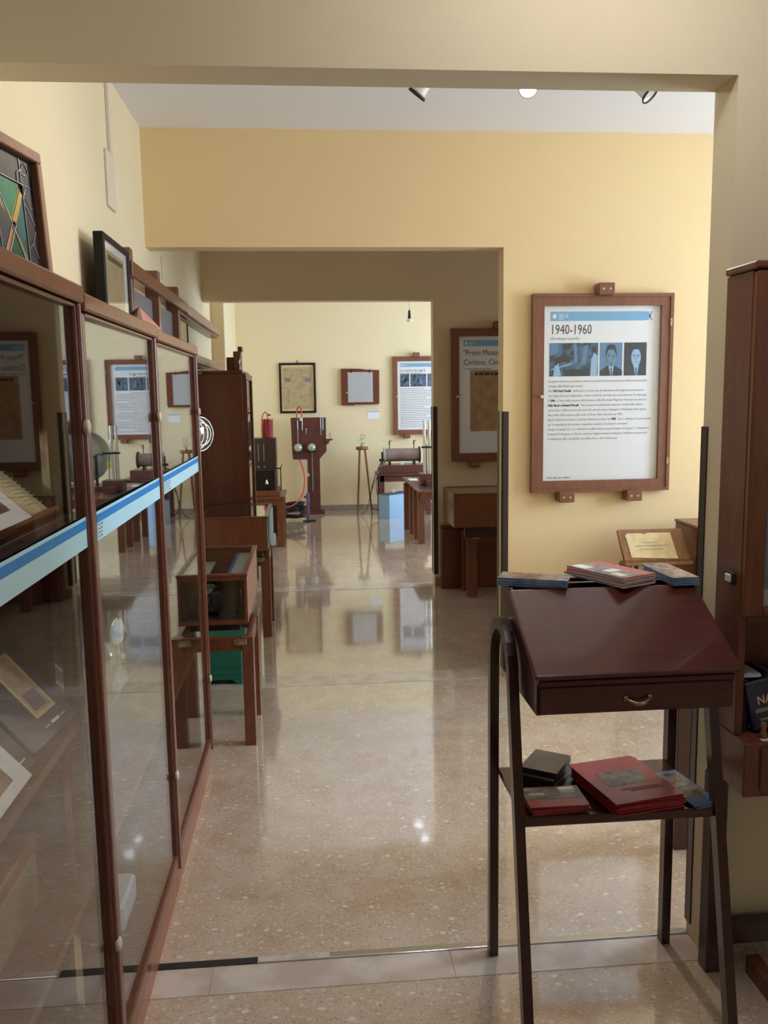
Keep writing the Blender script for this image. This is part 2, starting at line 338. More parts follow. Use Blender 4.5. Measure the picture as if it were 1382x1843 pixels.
# ------------------------------------------------------------------ the setting
def build_shell():
    structure('floor', B(XL4-.3, XR+.3, YB-.2, Y4+.2, -.12, 0), M['floor'])
    structure('ceiling', B(XL4-.3, XR+.3, YB-.2, Y4+.2, HC, HC+.12), M['ceil'])
    mb = MB(); mb.box(XL-.3, XL, YB-.2, 7.42, 0, HC); mb.box(XL-.3, -.68, 7.42, 7.62, 0, HC, bev=.006); mb.box(XL4-.3, XL4, 7.62, Y4+.2, 0, HC)
    structure('wall_left', mb, M['wall'])
    structure('wall_back', B(XL-.3, XR+.3, YB-.2, YB, 0, HC), M['wall1'])
    structure('wall_far', B(XL4-.3, XR+.3, Y4, Y4+.2, 0, HC), M['wall'])
    for nm, ya, yb, xj, m in (('wall_front', Y1A, Y1B, XJ1, M['wall1']), ('wall_middle', Y2A, Y2B, XJ2, M['wall_y']), ('wall_rear', Y3A, Y3B, XJ3, M['wall3'])):
        mb = MB()
        zc = HO-(.02 if nm == 'wall_rear' else 0)
        mb.prism([(XL, zc), (xj-.0, zc), (xj, zc-.0), (xj, 0), (XR, 0), (XR, HC), (XL, HC)], 'y', yb, ya)
        structure(nm, mb, m)
    # right wall with its window openings
    mb = MB(); y = YB-.2
    for (a, b, c, d, _, _c) in WINDOWS:
        mb.box(XR, XR+.25, y, a, 0, HC); mb.box(XR, XR+.25, a, b, 0, c); mb.box(XR, XR+.25, a, b, d, HC); y = b
    mb.box(XR, XR+.25, y, Y4+.2, 0, HC)
    structure('wall_right', mb, M['wall'])
    for i, (a, b, c, d, _, _c) in enumerate(WINDOWS):
        f = MB()
        for q in ((a, a+.06, c, d), (b-.06, b, c, d), (a, b, c, c+.06), (a, b, d-.06, d), ((a+b)/2-.03, (a+b)/2+.03, c, d)):
            f.box(XR+.14, XR+.2, q[0], q[1], q[2], q[3], bev=.004)
        wo = structure('window_%d' % (i+1), f, M['wplastic'])
        obj('pane', MB().box(XR+.165, XR+.17, a+.06, (a+b)/2-.03, c+.06, d-.06), M['glass'], wo)
        obj('pane', MB().box(XR+.165, XR+.17, (a+b)/2+.03, b-.06, c+.06, d-.06), M['glass'], wo)
        obj('window_sill', MB().box(XR-.04, XR+.14, a-.04, b+.04, c-.03, c, bev=.005), M['base'], wo)
    # baseboards
    structure('baseboard_far', B(XL4, XR, Y4-.012, Y4, 0, .075, bev=.002), M['base'])
    structure('baseboard_middle', B(XJ2, XR, Y2A-.012, Y2A, 0, .075, bev=.002), M['base'])
    structure('baseboard_rear', B(XJ3, XR, Y3A-.012, Y3A, 0, .075, bev=.002), M['base'])
    structure('baseboard_left', B(XL, XL+.012, 3.62, 7.40, 0, .075, bev=.002), M['base'])
    structure('baseboard_front', B(XJ1, XR, Y1A-.012, Y1A, 0, .075, bev=.002), M['base'])
    # thresholds: slabs of pale stone under each opening, a metal strip beside the first
    for k, (ya, yb, xj, cuts) in enumerate(((Y1A-.01, Y1B-.018, XJ1, (-.30, .355)), (Y2A-.02, Y2B+.03, XJ2, (.1,)), (Y3A-.02, Y3B+.03, XJ3, (.1,)))):
        xs = [XL]+list(cuts)+[xj]
        root = structure('trim_%d' % (k+1), B(XL, xj, ya+.001, yb-.001, -.001, .0006), M['base'])
        for i in range(len(xs)-1):
            obj('slab', B(xs[i]+.0008, xs[i+1]-.0008, ya, yb, -.01, .0015, bev=.0005), M['marble'], root)
    t4 = structure('trim_4', B(XL, XJ1, Y1B-.017, Y1B+.012, -.01, .0015), M['base'])
    obj('rubber_insert', B(XL, -.18, Y1B-.016, Y1B+.011, .0015, .003, bev=.0005), M['blackm'], t4)
    obj('stone_insert', B(-.179, .02, Y1B-.013, Y1B+.011, .0015, .003, bev=.0005), M['marble'], t4)
    obj('metal_strip', B(.021, XJ1, Y1B-.010, Y1B+.011, .0015, .003, bev=.0005), M['steel'], t4)
    obj('metal_bead', MB().cyl((-.18, Y1B-.014, .002), (XJ1-.001, Y1B-.014, .002), .0035, n=10), M['chrome'], t4)
    # brown corner guards on the jambs (one on each arris)
    n = 5
    for ya, yb, xj, z0 in ((Y1A, Y1B, XJ1, .04), (Y2A, Y2B, XJ2, .05), (Y3A, Y3B, XJ3, .10)):
        for s in (0, 1):
            if s == 0:
                if ya == Y1A: continue
                mb = MB().box(xj-.004, xj+.030, ya-.004, ya, z0, 1.455).box(xj-.004, xj, ya-.004, ya+.030, z0, 1.455)
            else:
                mb = MB().box(xj-.004, xj, yb-.030, yb+.004, z0, 1.455).box(xj-.004, xj+.030, yb, yb+.004, z0, 1.455)
            structure('trim_%d' % n, mb, M['guard']); n += 1
build_shell()

# ------------------------------------------------------------------ framed posters
def silhouette(mb, x, z, w, h, y, bgm, face, dark, shirt, sx=0):
    mb.box(x, x+w, y-.0006, y, z, z+h, m=bgm)
    c = x+w*.5+sx
    def ell(cx, cz, rx, rz, yy, m, n=20):
        mb.add([(cx+rx*math.cos(2*PI*i/n), yy, cz+rz*math.sin(2*PI*i/n)) for i in range(n)], [tuple(range(n))], m)
    sh = [(x, z), (x+w, z), (x+w, z+h*.16), (c+w*.24, z+h*.28), (c+w*.1, z+h*.34), (c-w*.1, z+h*.34), (c-w*.26, z+h*.26), (x, z+h*.15)]
    mb.add([(a, y-.0009, b) for a, b in sh], [tuple(range(len(sh)))], dark)
    mb.add([(c-w*.12, y-.0011, z+h*.33), (c-w*.02, y-.0011, z), (c+w*.06, y-.0011, z), (c+w*.14, y-.0011, z+h*.33)], [(0, 1, 2, 3)], shirt)
    mb.add([(c-w*.02, y-.0012, z+h*.24), (c, y-.0012, z), (c+w*.05, y-.0012, z), (c+w*.03, y-.0012, z+h*.24)], [(0, 1, 2, 3)], dark)
    ell(c, z+h*.66, w*.25, h*.27, y-.0012, dark)
    ell(c, z+h*.55, w*.215, h*.27, y-.0014, face)
    ell(c, z+h*.87, w*.20, h*.08, y-.0016, dark)
    for s in (-1, 1):
        mb.add([(c+s*w*.04, y-.0017, z+h*.60), (c+s*w*.15, y-.0017, z+h*.60), (c+s*w*.15, y-.0017, z+h*.625), (c+s*w*.04, y-.0017, z+h*.625)], [(0, 1, 2, 3)], dark)
        ell(c+s*w*.09, z+h*.575, w*.03, h*.012, y-.0017, dark, 10)
    mb.add([(c-w*.03, y-.0017, z+h*.48), (c+w*.03, y-.0017, z+h*.48), (c+w*.01, y-.0017, z+h*.57), (c-w*.01, y-.0017, z+h*.57)], [(0, 1, 2, 3)], M['ph2'])
    mb.add([(c-w*.07, y-.0017, z+h*.41), (c+w*.07, y-.0017, z+h*.41), (c+w*.06, y-.0017, z+h*.425), (c-w*.06, y-.0017, z+h*.425)], [(0, 1, 2, 3)], dark)

def poster(x0, yw, label, kind, z0=1.02, W=.755, H=1.04, blocks=((.5, 1), (.24, 0), (.73, 0)), group='framed history posters on the walls'):
    t = thing('framed_poster', label, 'poster', (x0+W/2, yw, z0), group)
    x1, z1, d = x0+W, z0+H, .045; bw = .062
    fr = MB()
    y0 = yw-d
    # four rails with a stepped moulding, mitred corners
    def rail(pts_o, pts_i):
        (ox0, oz0), (ox1, oz1) = pts_o; (ix0, iz0), (ix1, iz1) = pts_i
        def lerp(a, b, k): return (a[0]+(b[0]-a[0])*k, a[1]+(b[1]-a[1])*k)
        o0, o1, i0, i1 = (ox0, oz0), (ox1, oz1), (ix0, iz0), (ix1, iz1)
        a0, a1 = lerp(o0, i0, .28), lerp(o1, i1, .28)
        P = []
        for (p, q, yy) in ((o0, o1, yw-.002), (o0, o1, y0), (a0, a1, y0), (a0, a1, y0+.007), (i0, i1, y0+.007), (i0, i1, yw-.014)):
            P.append((p[0], yy, p[1])); P.append((q[0], yy, q[1]))
        fr.add(P, [(2*i, 2*i+1, 2*i+3, 2*i+2) for i in range(5)]+[(10, 11, 1, 0)])
    O = [(x0, z0), (x1, z0), (x1, z1), (x0, z1)]; I = [(x0+bw, z0+bw), (x1-bw, z0+bw), (x1-bw, z1-bw), (x0+bw, z1-bw)]
    for i in range(4): rail((O[i], O[(i+1) % 4]), (I[i], I[(i+1) % 4]))
    obj('frame', fr, M['frame'], t)
    sheet = obj('sheet', B(x0+.05, x1-.05, yw-.014, yw-.004, z0+.05, z1-.05), M['white'], t)
    obj('glass_pane', B(x0+.055, x1-.055, yw-.031, yw-.0285, z0+.055, z1-.055), glass('poster_glass', r0=.02), t)
    for fx, top in blocks:
        c = x0+W*fx
        zz = (z1-.012, z1+.05) if top else (z0-.05, z0+.006)
        bl = obj('hanger_block', B(c-.042, c+.042, yw-.085, yw-.004, zz[0], zz[1], bev=.004), M['frame'], t)
        for s in (-1, 1): obj('screw', MB().cyl((c+s*.018, yw-.0865, sum(zz)/2), (c+s*.018, yw-.084, sum(zz)/2), .0055, n=10), M['steel'], bl)
    obj('knob', MB().lathe([(.0, 0), (.006, .0), (.006, .008), (.010, .012), (.009, .018), (.0, .02)], Matrix.Translation((x0+.045, y0-.0, z0+H*.49)) @ Matrix.Rotation(PI/2, 4, 'X'), 12), M['ivory'], t)
    for zz in (z0+.16, z1-.15): obj('hinge', B(x1-.02, x1-.008, y0-.003, y0+.02, zz-.02, zz+.02, bev=.002), M['brass'], t)
    yp = yw-.0146; px0, px1, pt = x0+.06, x1-.06, z1-.06
    Wp = px1-px0
    m = MB(); bx0, bx1 = px0+.035*Wp/.635+.005, px0+Wp*.90; bz0, bz1 = pt-.078, pt-.030
    m.add([(bx0, yp, bz0), (bx1-.02, yp, bz0), (bx1-.006, yp, bz0+.008), (bx1, yp, bz0+.024), (bx1-.006, yp, bz1-.008), (bx1-.02, yp, bz1), (bx0, yp, bz1)], [tuple(range(7))])
    if kind in ('decade',):
        for a, b in (((bx1-.012, bz0+.001), (bx1+.022, bz1)), ((bx1-.012, bz1), (bx1+.022, bz0+.001))):
            m.add([(a[0], yp-.0002, a[1]), (a[0]+.009, yp-.0002, a[1]), (b[0], yp-.0002, b[1]), (b[0]-.009, yp-.0002, b[1])], [(0, 1, 2, 3)])
    obj('header_bar', m, M['blue'], t)
    lm = MB()
    for i in range(3): words(lm, bx0+.045, bx0+.10, bz0+.010+i*.010, .0035, yp-.0004, 40+i)
    n = 14; lm.add([(bx0+.022+.010*math.cos(2*PI*i/n), yp-.0004, bz0+.024+.012*math.sin(2*PI*i/n)) for i in range(n)], [tuple(range(n))])
    obj('emblem', lm, M['white'], t)
    if kind == 'decade':
        text('1940-1960', .072, M['ink'], t, face_mx(bx0, yp-.0003, bz0-.068), .72, 'title')
        text('Gli sviluppi scientifici', .020, M['inkg'], t, face_mx(bx0, yp-.0003, bz0-.097), .95, 'subtitle')
        pz0 = pt-.365; ph = .173
        ph1 = MB(); xx = bx0-.003
        ph1.box(xx, xx+.262, yp-.0006, yp, pz0, pz0+ph, m=M['ph1'])
        def pq(u, v, m_, k=.0009): ph1.add([(xx+a*.262, yp-k, pz0+b*ph) for a, b in zip(u, v)], [tuple(range(len(u)))], m_)
        pq((0, .16, .2, .02), (.62, .7, .98, .98), M['ph2']); pq((.08, .16, .24, .19, .2, .1), (.0, .0, .02, .34, .4, .3), M['ph3']); pq((.5, .58, .56, .5), (.4, .42, .95, .98), M['ph2'])
        pq((.02, .45, .47, .03), (.18, .36, .40, .22), M['ph3'], .0010)
        pq((.84, .98, .99, .92, .86), (.0, .0, .62, .7, .5), M['ph3']); pq((.86, .98, .96, .88), (.72, .7, .88, .9), M['ph4']); pq((.10, .42, .44, .3, .12), (.45, .42, .58, .66, .55), M['ph4']); pq((.66, .74, .80, .7), (.35, .32, .95, .9), M['ph2'])
        pq((.3, .8, .8, .3), (.0, .0, .2, .22), M['ph4'])
        obj('photograph', ph1, None, t, label='blue-toned photograph of a laboratory with apparatus')
        p2 = MB(); silhouette(p2, xx+.272, pz0, .122, ph, yp, M['ph2'], M['ph5'], M['ph4'], M['ph3'])
        obj('photograph', p2, None, t, label='blue-toned portrait of a dark-haired person in suit, pale background')
        p3 = MB(); silhouette(p3, xx+.404, pz0, .122, ph, yp, M['ph4'], M['ph3'], M['ph4'], M['ph3'], .004)
        obj('photograph', p3, None, t, label='blue-toned portrait of a person in suit, dark background')
        L = ["In questo decennio si succedono diverse scoperte che hanno permesso l'ulteriore potenziale", "sviluppo della Radiologia medica.",
             "Nel *1942 Karl Dussik* utilizza per la prima volta gli ultrasuoni nella diagnostica, attraverso", "l'uso degli ultrasuoni diagnostica i tumori cerebrali, aprendo una nuova linea per la radiologia.",
             "Il *1946* e l'anno della scoperta del fenomeno della Risonanza Magnetica Nucleare da parte di", "*Felix Bloch e Edward Purcell.* Tale scoperta fu inizialmente usata per l'analisi della chimica",
             "molecolare e della struttura dei materiali, per poi essere impiegata in Radiologia anche grazie", "alla verifica della sequenza Spin-echo di Erwin Hahn descritta nel 1950.",
             "Bloch e Purcell ricevettero il premio Nobel per la fisica nel *1952* \"per lo sviluppo di nuovi metodi", "per le misurazioni di precisione magnetica nucleare e le scoperte connesse\"",
             "Sempre in quegli anni, e la realizzazione della Gamma camera da parte di Eugene C. Carpenter e", "Emanuel M. Benjamin, la Gamma camera e l'apparecchiatura utilizzata in medicina nucleare per", "la rivelazione delle scintigrafie, cioe della prima e del radioisotopo."]
        z = pz0-.031
        for ln in L:
            x = bx0-.008
            for k, seg in enumerate(ln.split('*')):
                if not seg: continue
                o = text(seg, .0166, M['ink'] if k % 2 else M['inkg'], t, face_mx(x, yp-.0003, z), .86, 'text_line', .0007 if k % 2 else 0)
                if len(o.data.vertices): x += (max(v.co.x for v in o.data.vertices)-min(v.co.x for v in o.data.vertices))+.005
            z -= .0253
        fm = MB(); words(fm, bx0-.01, bx0+.12, z0+.075, .005, yp-.0003, 9); obj('footer_print', fm, M['inkg'], t)
    elif kind == 'prize':
        text('"Premi Mussolini"', .062, M['ink'], t, face_mx(bx0, yp-.0003, bz0-.070), .82, 'title')
        text('Corbino, Civinini e', .062, M['ink'], t, face_mx(bx0, yp-.0003, bz0-.145), .82, 'title')
        lm = MB(); words(lm, bx0, bx0+.22, bz0-.180, .007, yp-.0003, 31); obj('footer_print', lm, M['inkg'], t)
        cl = obj('clipping', MB().box(x0+.155, x1-.13, yp-.002, yp, z0+.235, z1-.325, m=M['news']), None, t, label='browned newspaper clipping with a headline')
        hm = MB(); words(hm, x0+.19, x1-.16, z1-.365, .022, yp-.0024, 17); obj('headline', hm, M['ink'], t)
        lm = MB()
        for c in range(3):
            for r in range(20): words(lm, x0+.165+c*.155, x0+.30+c*.155, z1-.41-r*.019, .0035, yp-.0024, 70+c*30+r)
        obj('newsprint_lines', lm, M['inkb'], t)
    else:
        if kind == 'rays': text('La scoperta dei raggi X', .056, M['ink'], t, face_mx(bx0, yp-.0003, bz0-.062), .66, 'title')
        else:
            lm = MB(); words(lm, bx0, bx0+.4, bz0-.055, .018, yp-.0003, 5); obj('title', lm, M['ink'], t)
        lm = MB(); words(lm, bx0, bx0+.28, bz0-.088, .008, yp-.0003, 51); obj('subtitle', lm, M['inkg'], t)
        pz0 = pt-.340; ph = .17
        for k, (a, b) in enumerate(((0, .125), (.14, .355), (.372, .53))):
            pm = MB(); pm.box(bx0+a, bx0+b, yp-.0006, yp, pz0, pz0+ph, m=M['ph1'])
            rr = random.Random(k)
            for j in range(4):
                u = rr.uniform(a+.01, b-.05); v = rr.uniform(.01, .08); 
                pm.add([(bx0+u, yp-.001, pz0+v), (bx0+u+.03, yp-.001, pz0+v+.01), (bx0+u+.035, yp-.001, pz0+v+.07), (bx0+u+.006, yp-.001, pz0+v+.06)], [(0, 1, 2, 3)], M['ph2'] if j % 2 else M['ph4'])
            obj('photograph', pm, None, t)
        lm = MB(); zz = pz0-.03; r = 0
        while zz > z0+.09: words(lm, bx0, bx1+.02-(0 if r % 5 else .2), zz, .007, yp-.0003, 200+r); zz -= .0245; r += 1
        obj('text_line', lm, M['inkg'], t)
    return t
poster(1.175, Y2A, "walnut-framed white poster headed 1940-1960 beside the first opening", 'decade')
poster(1.128, Y3A, "walnut-framed poster with a browned newspaper clipping, on the shaded wall", 'prize', blocks=((.5, 1), (.24, 0), (.73, 0)))
poster(1.142, Y4, "walnut-framed poster about La scoperta dei raggi X behind the coil on far wall", 'rays', blocks=((.42, 1), (.24, 0), (.73, 0)))
poster(2.13, Y4, "walnut-framed text poster seen only mirrored in the middle cabinet glass", 'other')

# ------------------------------------------------------------------ left cabinets
CX0, CX1 = -.775, -.462      # back, front of carcass
CABS = [('left', .905, 1.755, 1.768, 'nearest'), ('mid', 1.757, 2.58, 1.757, 'middle'), ('far', 2.582, 3.50, 1.750, 'farthest')]
CAB_OBJ = []
def cabinet(i, y0, y1, zt, which):
    t = thing('display_cabinet', '%s teak display cabinet at left, %s' % (which, ('holding an open book and leaning navy books', 'with glass instruments inside', 'its end facing the low showcase')[i]), 'cabinet', (CX0, (y0+y1)/2, 0), 'teak display cabinets along the left wall')
    CAB_OBJ.append(t)
    body = MB(); body.box(CX0, CX1, y0, y0+.018, .10, zt-.03).box(CX0, CX1, y1-.018, y1, .10, zt-.03).box(CX0, CX0+.008, y0+.018, y1-.018, .10, zt-.03).box(CX0+.008, CX1, y0+.018, y1-.018, .10, .12)
    obj('carcass', body, M['cabd'], t)
    top = MB().box(CX0, CX1+.035, y0, y1, zt-.034, zt, bev=.004); obj('top_board', top, M['cab'], t)
    obj('plinth', B(CX0, CX1+.012, y0, y1+(.04 if i == 2 else 0), 0, .098, bev=.003), M['plinth'], t)
    # framed glass door
    xd0, xd1 = CX1+.002, CX1+.026; st = .032
    ya, yb = y0+.002, y1-.002; za, zb = .102, zt-.036
    d = MB().box(xd0, xd1, ya, ya+st, za, zb, bev=.006, seg=2).box(xd0, xd1, yb-st, yb, za, zb, bev=.006, seg=2).box(xd0, xd1, ya+st, yb-st, za, za+.05, bev=.006, seg=2).box(xd0, xd1, ya+st, yb-st, zb-.008, zb, bev=.002)
    d.cyl((xd1-.001, yb-st+.012, za), (xd1-.001, yb-st+.012, zb), .008, n=10)
    dr = obj('door', d, M['door'], t)
    rot = (0, -.008, 0)[i]
    mb = MB(); xg = (xd0+xd1)/2
    yc = (ya+yb)/2
    mx = Matrix.Translation((xg, yc, 0)) @ Matrix.Rotation(rot, 4, 'Z')
    mb.box(-.002, .002, ya+st-.004-yc, yb-st+.004-yc, za+.046, zb-.006, mx=mx)
    obj('glass_pane', mb, M['glass'], dr)
    for zz in (1.497, .405):
        for yy in ((yb-st+.012,) if i < 3 else ()):
            k = obj('lock', MB().lathe([(.0, 0), (.013, 0), (.0145, .003), (.0145, .009), (.011, .011), (.004, .011), (.0, .012)], Matrix.Translation((xd1-.0, yy, zz)) @ Matrix.Rotation(PI/2, 4, 'Y'), 18), M['ivory'], dr)
    # printed band across the glass
    sx = xg+.0065+abs(rot)*.4
    lb = obj('label_strip', MB().box(sx, sx+.0012, ya+st+.001, yb-st-.001, 1.262, 1.322), M['strip'], dr, label='pale strip with a blue line printed along it')
    obj('blue_line', MB().box(sx+.0012, sx+.0016, ya+st+.001, yb-st-.001, 1.299, 1.316), M['blue2'], lb) if False else obj('blue_line', MB().box(sx+.0012, sx+.0016, ya+st+.001, yb-st-.001, 1.299, 1.316), M['blue2'], dr)
    if i:
        rr = random.Random(i); pm = MB()
        for r in range(4):
            y = ya+st+.01
            for _ in range(2 if i == 1 else 7):
                wd = rr.uniform(.008, .02); pm.quad([(sx+.0017, y, 1.268+r*.008), (sx+.0017, y+wd, 1.268+r*.008), (sx+.0017, y+wd, 1.271+r*.008), (sx+.0017, y, 1.271+r*.008)]); y += wd+.006
        obj('small_print', pm, M['inkg'], dr)
    # shelves
    for z, m, thk in ((1.33, M['cabd'], .018), (.915 if i == 0 else .850, M['shelfw'], .018), (.555, M['shelfw'], .018)):
        if i and z > .8: m = M['gglass']; thk = .006
        obj('shelf', B(CX0+.010, -.472, y0+.019, y1-.019, z-thk, z, bev=.001), m, t)
    # slotted metal upright inside, beside the door stile
    if i == 0: obj('shelf_standard', B(-.52, -.505, y1-.030, y1-.0185, .12, 1.72), M['chrome'], t)
    return t
for i, (nm, y0, y1, zt, which) in enumerate(CABS): cabinet(i, y0, y1, zt, which)

def lean_mx(x, y, z, tilt, rz=0):
    # local: X along +Y(world, width), Z up the sheet, Y thickness toward the wall ; front faces +X world
    base = Matrix.Translation((x, y, z)) @ Matrix.Rotation(rz, 4, 'Z') @ Matrix.Rotation(-tilt, 4, 'Y')
    # map local (u, t, v) -> (-t, u, v)
    return base @ Matrix(((0, -1, 0, 0), (1, 0, 0, 0), (0, 0, 1, 0), (0, 0, 0, 1)))
def text_lean(body, size, m, parent, mx, u, v, sx=1, t=-.0008, **k):
    loc = mx @ Matrix(((1, 0, 0, u), (0, 0, -1, t), (0, 1, 0, v), (0, 0, 0, 1)))
    return text(body, size, m, parent, loc, sx, **k)
def cabinet_contents():
    # lecterns of wood carrying the open book
    T = math.radians(48)
    mx = lean_mx(-.487, 1.22, 1.338, T)
    st = thing('book_stand', 'sloping wooden book stand on the top shelf of the nearest cabinet', 'stand', (-.58, 1.45, 1.332))
    obj('board', MB().box(0, .455, .002, .014, 0, .215, mx=mx), M['cab'], st); obj('lip', MB().box(0, .455, -.014, .002, -.004, .006, mx=mx), M['cab'], st)
    obj('prop', MB().box(-.69, -.66, 1.3, 1.6, 1.332, 1.40), M['cab'], st)
    bk = thing('open_book', 'old open book with creased cream pages on a sloping stand', 'book', (-.52, 1.5, 1.34))
    pg = MB(); n = 10
    for s in (0, 1):
        u0, u1 = (.255, .44) if s else (.06, .25)
        vs = []
        for i in range(n+1):
            f = i/n; u = u0+(u1-u0)*f; c = math.sin(PI*(f if s else 1-f)**.7)*.014
            for v in (.008, .185): vs.append((u, -.003-c, v+(.006*math.sin(f*5) if v > .1 else 0)))
        for i in range(n+1):
            f = i/n; u = u0+(u1-u0)*f
            for v in (.008, .185): vs.append((u, 0, v))
        k = 2*(n+1)
        fs = [(2*i, 2*i+2, 2*i+3, 2*i+1) for i in range(n)]+[(2*i, k+2*i, k+2*i+2, 2*i+2) for i in range(n)]+[(2*i+1, 2*i+3, k+2*i+3, k+2*i+1) for i in range(n)]+[(0, 1, k+1, k), (2*n, k+2*n, k+2*n+1, 2*n+1)]
        pg.add(vs, fs, None, mx, True)
    obj('pages', pg, M['old'], bk)
    obj('cover', MB().box(.055, .445, .0005, .0018, .004, .19, mx=mx), M['box'], bk)
    ln = MB()
    for r in range(16):
        for c in (0, 1):
            u = .275+c*.0; 
        for q in range(6):
            u = .275+q*.026; ln.add([(u, -.0176+abs(q-2.5)*.0024, .025+r*.0095), (u+.021, -.0176+abs(q-2)*.0024, .025+r*.0095), (u+.021, -.0176+abs(q-2)*.0024, .0275+r*.0095), (u, -.0176+abs(q-2.5)*.0024, .0275+r*.0095)], [(0, 1, 2, 3)], None, mx)
    obj('print_lines', ln, M['inkb'], bk)
    cd = thing('photo_card', 'white card with a small photograph lying over the open book', 'card', (-.5, 1.3, 1.34))
    mc = lean_mx(-.470, 1.10, 1.345, T)
    obj('card', MB().box(.12, .345, -.0215, -.020, .0, .14, mx=mc), M['wpaper'], cd); obj('photograph', MB().box(.17, .300, -.0222, -.0216, .025, .10, mx=mc), M['lpic2'], cd)
    # middle shelf: leaning navy books, white sheet
    T2 = math.radians(42)
    b1 = thing('navy_book', 'navy hardcover with a gold framed picture leaning on the middle shelf', 'book', (-.5, 1.63, .918), 'navy books on the middle shelf')
    m1 = lean_mx(-.503, 1.518, .922, T2, -.12)
    obj('cover', MB().box(0, .205, 0, .022, 0, .26, bev=.002, mx=m1), M['navy'], b1)
    obj('picture', MB().box(.085, .168, -.0006, 0, .045, .185, mx=m1), M['cream'], b1)
    obj('picture_field', MB().box(.092, .161, -.0010, -.0006, .052, .178, mx=m1), M['news2'], b1)
    e = MB(); n = 24
    for rx, rz, ang in ((.026, .02, 0), (.024, .014, .9), (.024, .014, -.9)):
        vs = []
        for i in range(n):
            a = 2*PI*i/n
            for q in (1, .93):
                x_, z_ = rx*q*math.cos(a), rz*q*math.sin(a)
                vs.append((.126+x_*math.cos(ang)-z_*math.sin(ang), -.0013, .135+x_*math.sin(ang)+z_*math.cos(ang)))
        e.add(vs, [(2*i, 2*i+1, (2*i+3) % (2*n), (2*i+2) % (2*n)) for i in range(n)], None, m1)
    obj('engraving', e, M['inkb'], b1); obj('tower_print', MB().box(.10, .15, -.0013, -.0010, .058, .098, mx=m1), mat('tower_ink', srgb(118, 96, 102), .6), b1)
    text_lean('LLARE', .020, M['wpaper'], b1, m1, .072, .214, .9, name='title')
    ln = MB(); ln.box(.03, .17, -.0012, -.0004, .202, .204, mx=m1); ln.box(.085, .105, -.0012, -.0004, .022, .0235, mx=m1).box(.15, .17, -.0012, -.0004, .022, .0235, mx=m1); ln.box(.112, .144, -.0012, -.0004, .020, .026, mx=m1)
    obj('rule_lines', ln, M['wpaper'], b1)
    b2 = thing('navy_book', 'plain dark navy book with small author lettering, behind the white sheet', 'book', (-.5, 1.42, .918), 'navy books on the middle shelf')
    m2 = lean_mx(-.500, 1.30, .922, T2, -.05)
    obj('cover', MB().box(0, .19, 0, .018, 0, .25, bev=.002, mx=m2), M['navy2'], b2)
    text_lean('O ZANI', .013, M['cream'], b2, m2, .075, .12, .9, name='author')
    obj('imprint', MB().box(.12, .17, -.0008, -.0002, .018, .021, mx=m2), M['cream'], b2)
    ws = thing('white_sheet', 'white printed sheet with small photographs leaning on the middle shelf', 'sheet', (-.49, 1.3, .918))
    m3 = lean_mx(-.482, 1.17, .922, T2, 0)
    obj('paper', MB().box(0, .262, -.0015, 0, 0, .135, mx=m3), M['wpaper'], ws)
    for u, v in ((.11, .065), (.11, .02)): obj('photograph', MB().box(u, u+.10, -.0021, -.0016, v, v+.038, mx=m3), M['lpic2'], ws)
    # low shelf and bottom of the nearest cabinet
    bx = thing('old_carton', 'grey-brown lidded wooden box on the low shelf of the nearest cabinet', 'box', (-.63, 1.55, .556))
    obj('body', B(-.735, -.56, 1.36, 1.66, .557, .665, bev=.004), M['box'], bx); obj('lid', B(-.738, -.557, 1.357, 1.663, .672, .705, bev=.004), M['cab'], bx)
    wi = MB()
    for r, zz in ((.07, .135), (.065, .15), (.075, .165)):
        wi.tube([(-.60+.9*r*math.cos(a*PI/12), 1.655+r*.85*math.sin(a*PI/12), zz+.004*math.sin(a*.8)) for a in range(24)], .003, 6, closed=True)
    tag(obj('wire_coil', wi, M['dkmetal'], loc=(-.6, 1.655, .12)), 'thin dark wire coiled on the floor of the nearest cabinet', 'wire')
    pp = MB().box(-.54, -.50, 1.22, 1.42, .1215, .37, bev=.002, mx=None)
    tag(obj('paper_folder', MB().box(0, .17, 0, .004, 0, .21, mx=lean_mx(-.50, 1.42, .124, T2)), M['cream'], loc=(-.5, 1.5, .122)), 'cream paper folder leaning at the bottom of the nearest cabinet', 'folder')
    # middle cabinet: glass instruments
    lens = thing('round_lens', 'round pale glass lens in a ring on the middle cabinet shelf', 'lens', (-.54, 2.36, .8505))
    ml = Matrix.Translation((-.54, 2.36, .918)) @ Matrix.Rotation(-.35, 4, 'Z')
    obj('ring', MB().tube([ml @ Vector((0, .034*math.cos(a*PI/12), .034*math.sin(a*PI/12))) for a in range(24)], .0035, 8, closed=True), M['brass'], lens)
    obj('disc', MB().lathe([(0, -.003), (.031, -.003), (.032, 0), (.031, .003), (0, .003)], ml @ Matrix.Rotation(PI/2, 4, 'Y'), 20), M['pastel'], lens)
    obj('foot', MB().cyl((-.54, 2.36, .883), (-.54, 2.36, .856), .005).cyl((-.54, 2.36, .8505), (-.54, 2.36, .857), .022), M['brass'], lens)
    gb = thing('glass_flask', 'small clear glass flask on the middle cabinet shelf', 'flask', (-.55, 2.22, .8505))
    obj('bulb', MB().lathe([(0, 0), (.02, .0), (.033, .02), (.036, .04), (.028, .062), (.010, .078), (.009, .12), (.012, .124)], Matrix.Translation((-.55, 2.22, .8505)), 18), M['bulb'], gb)
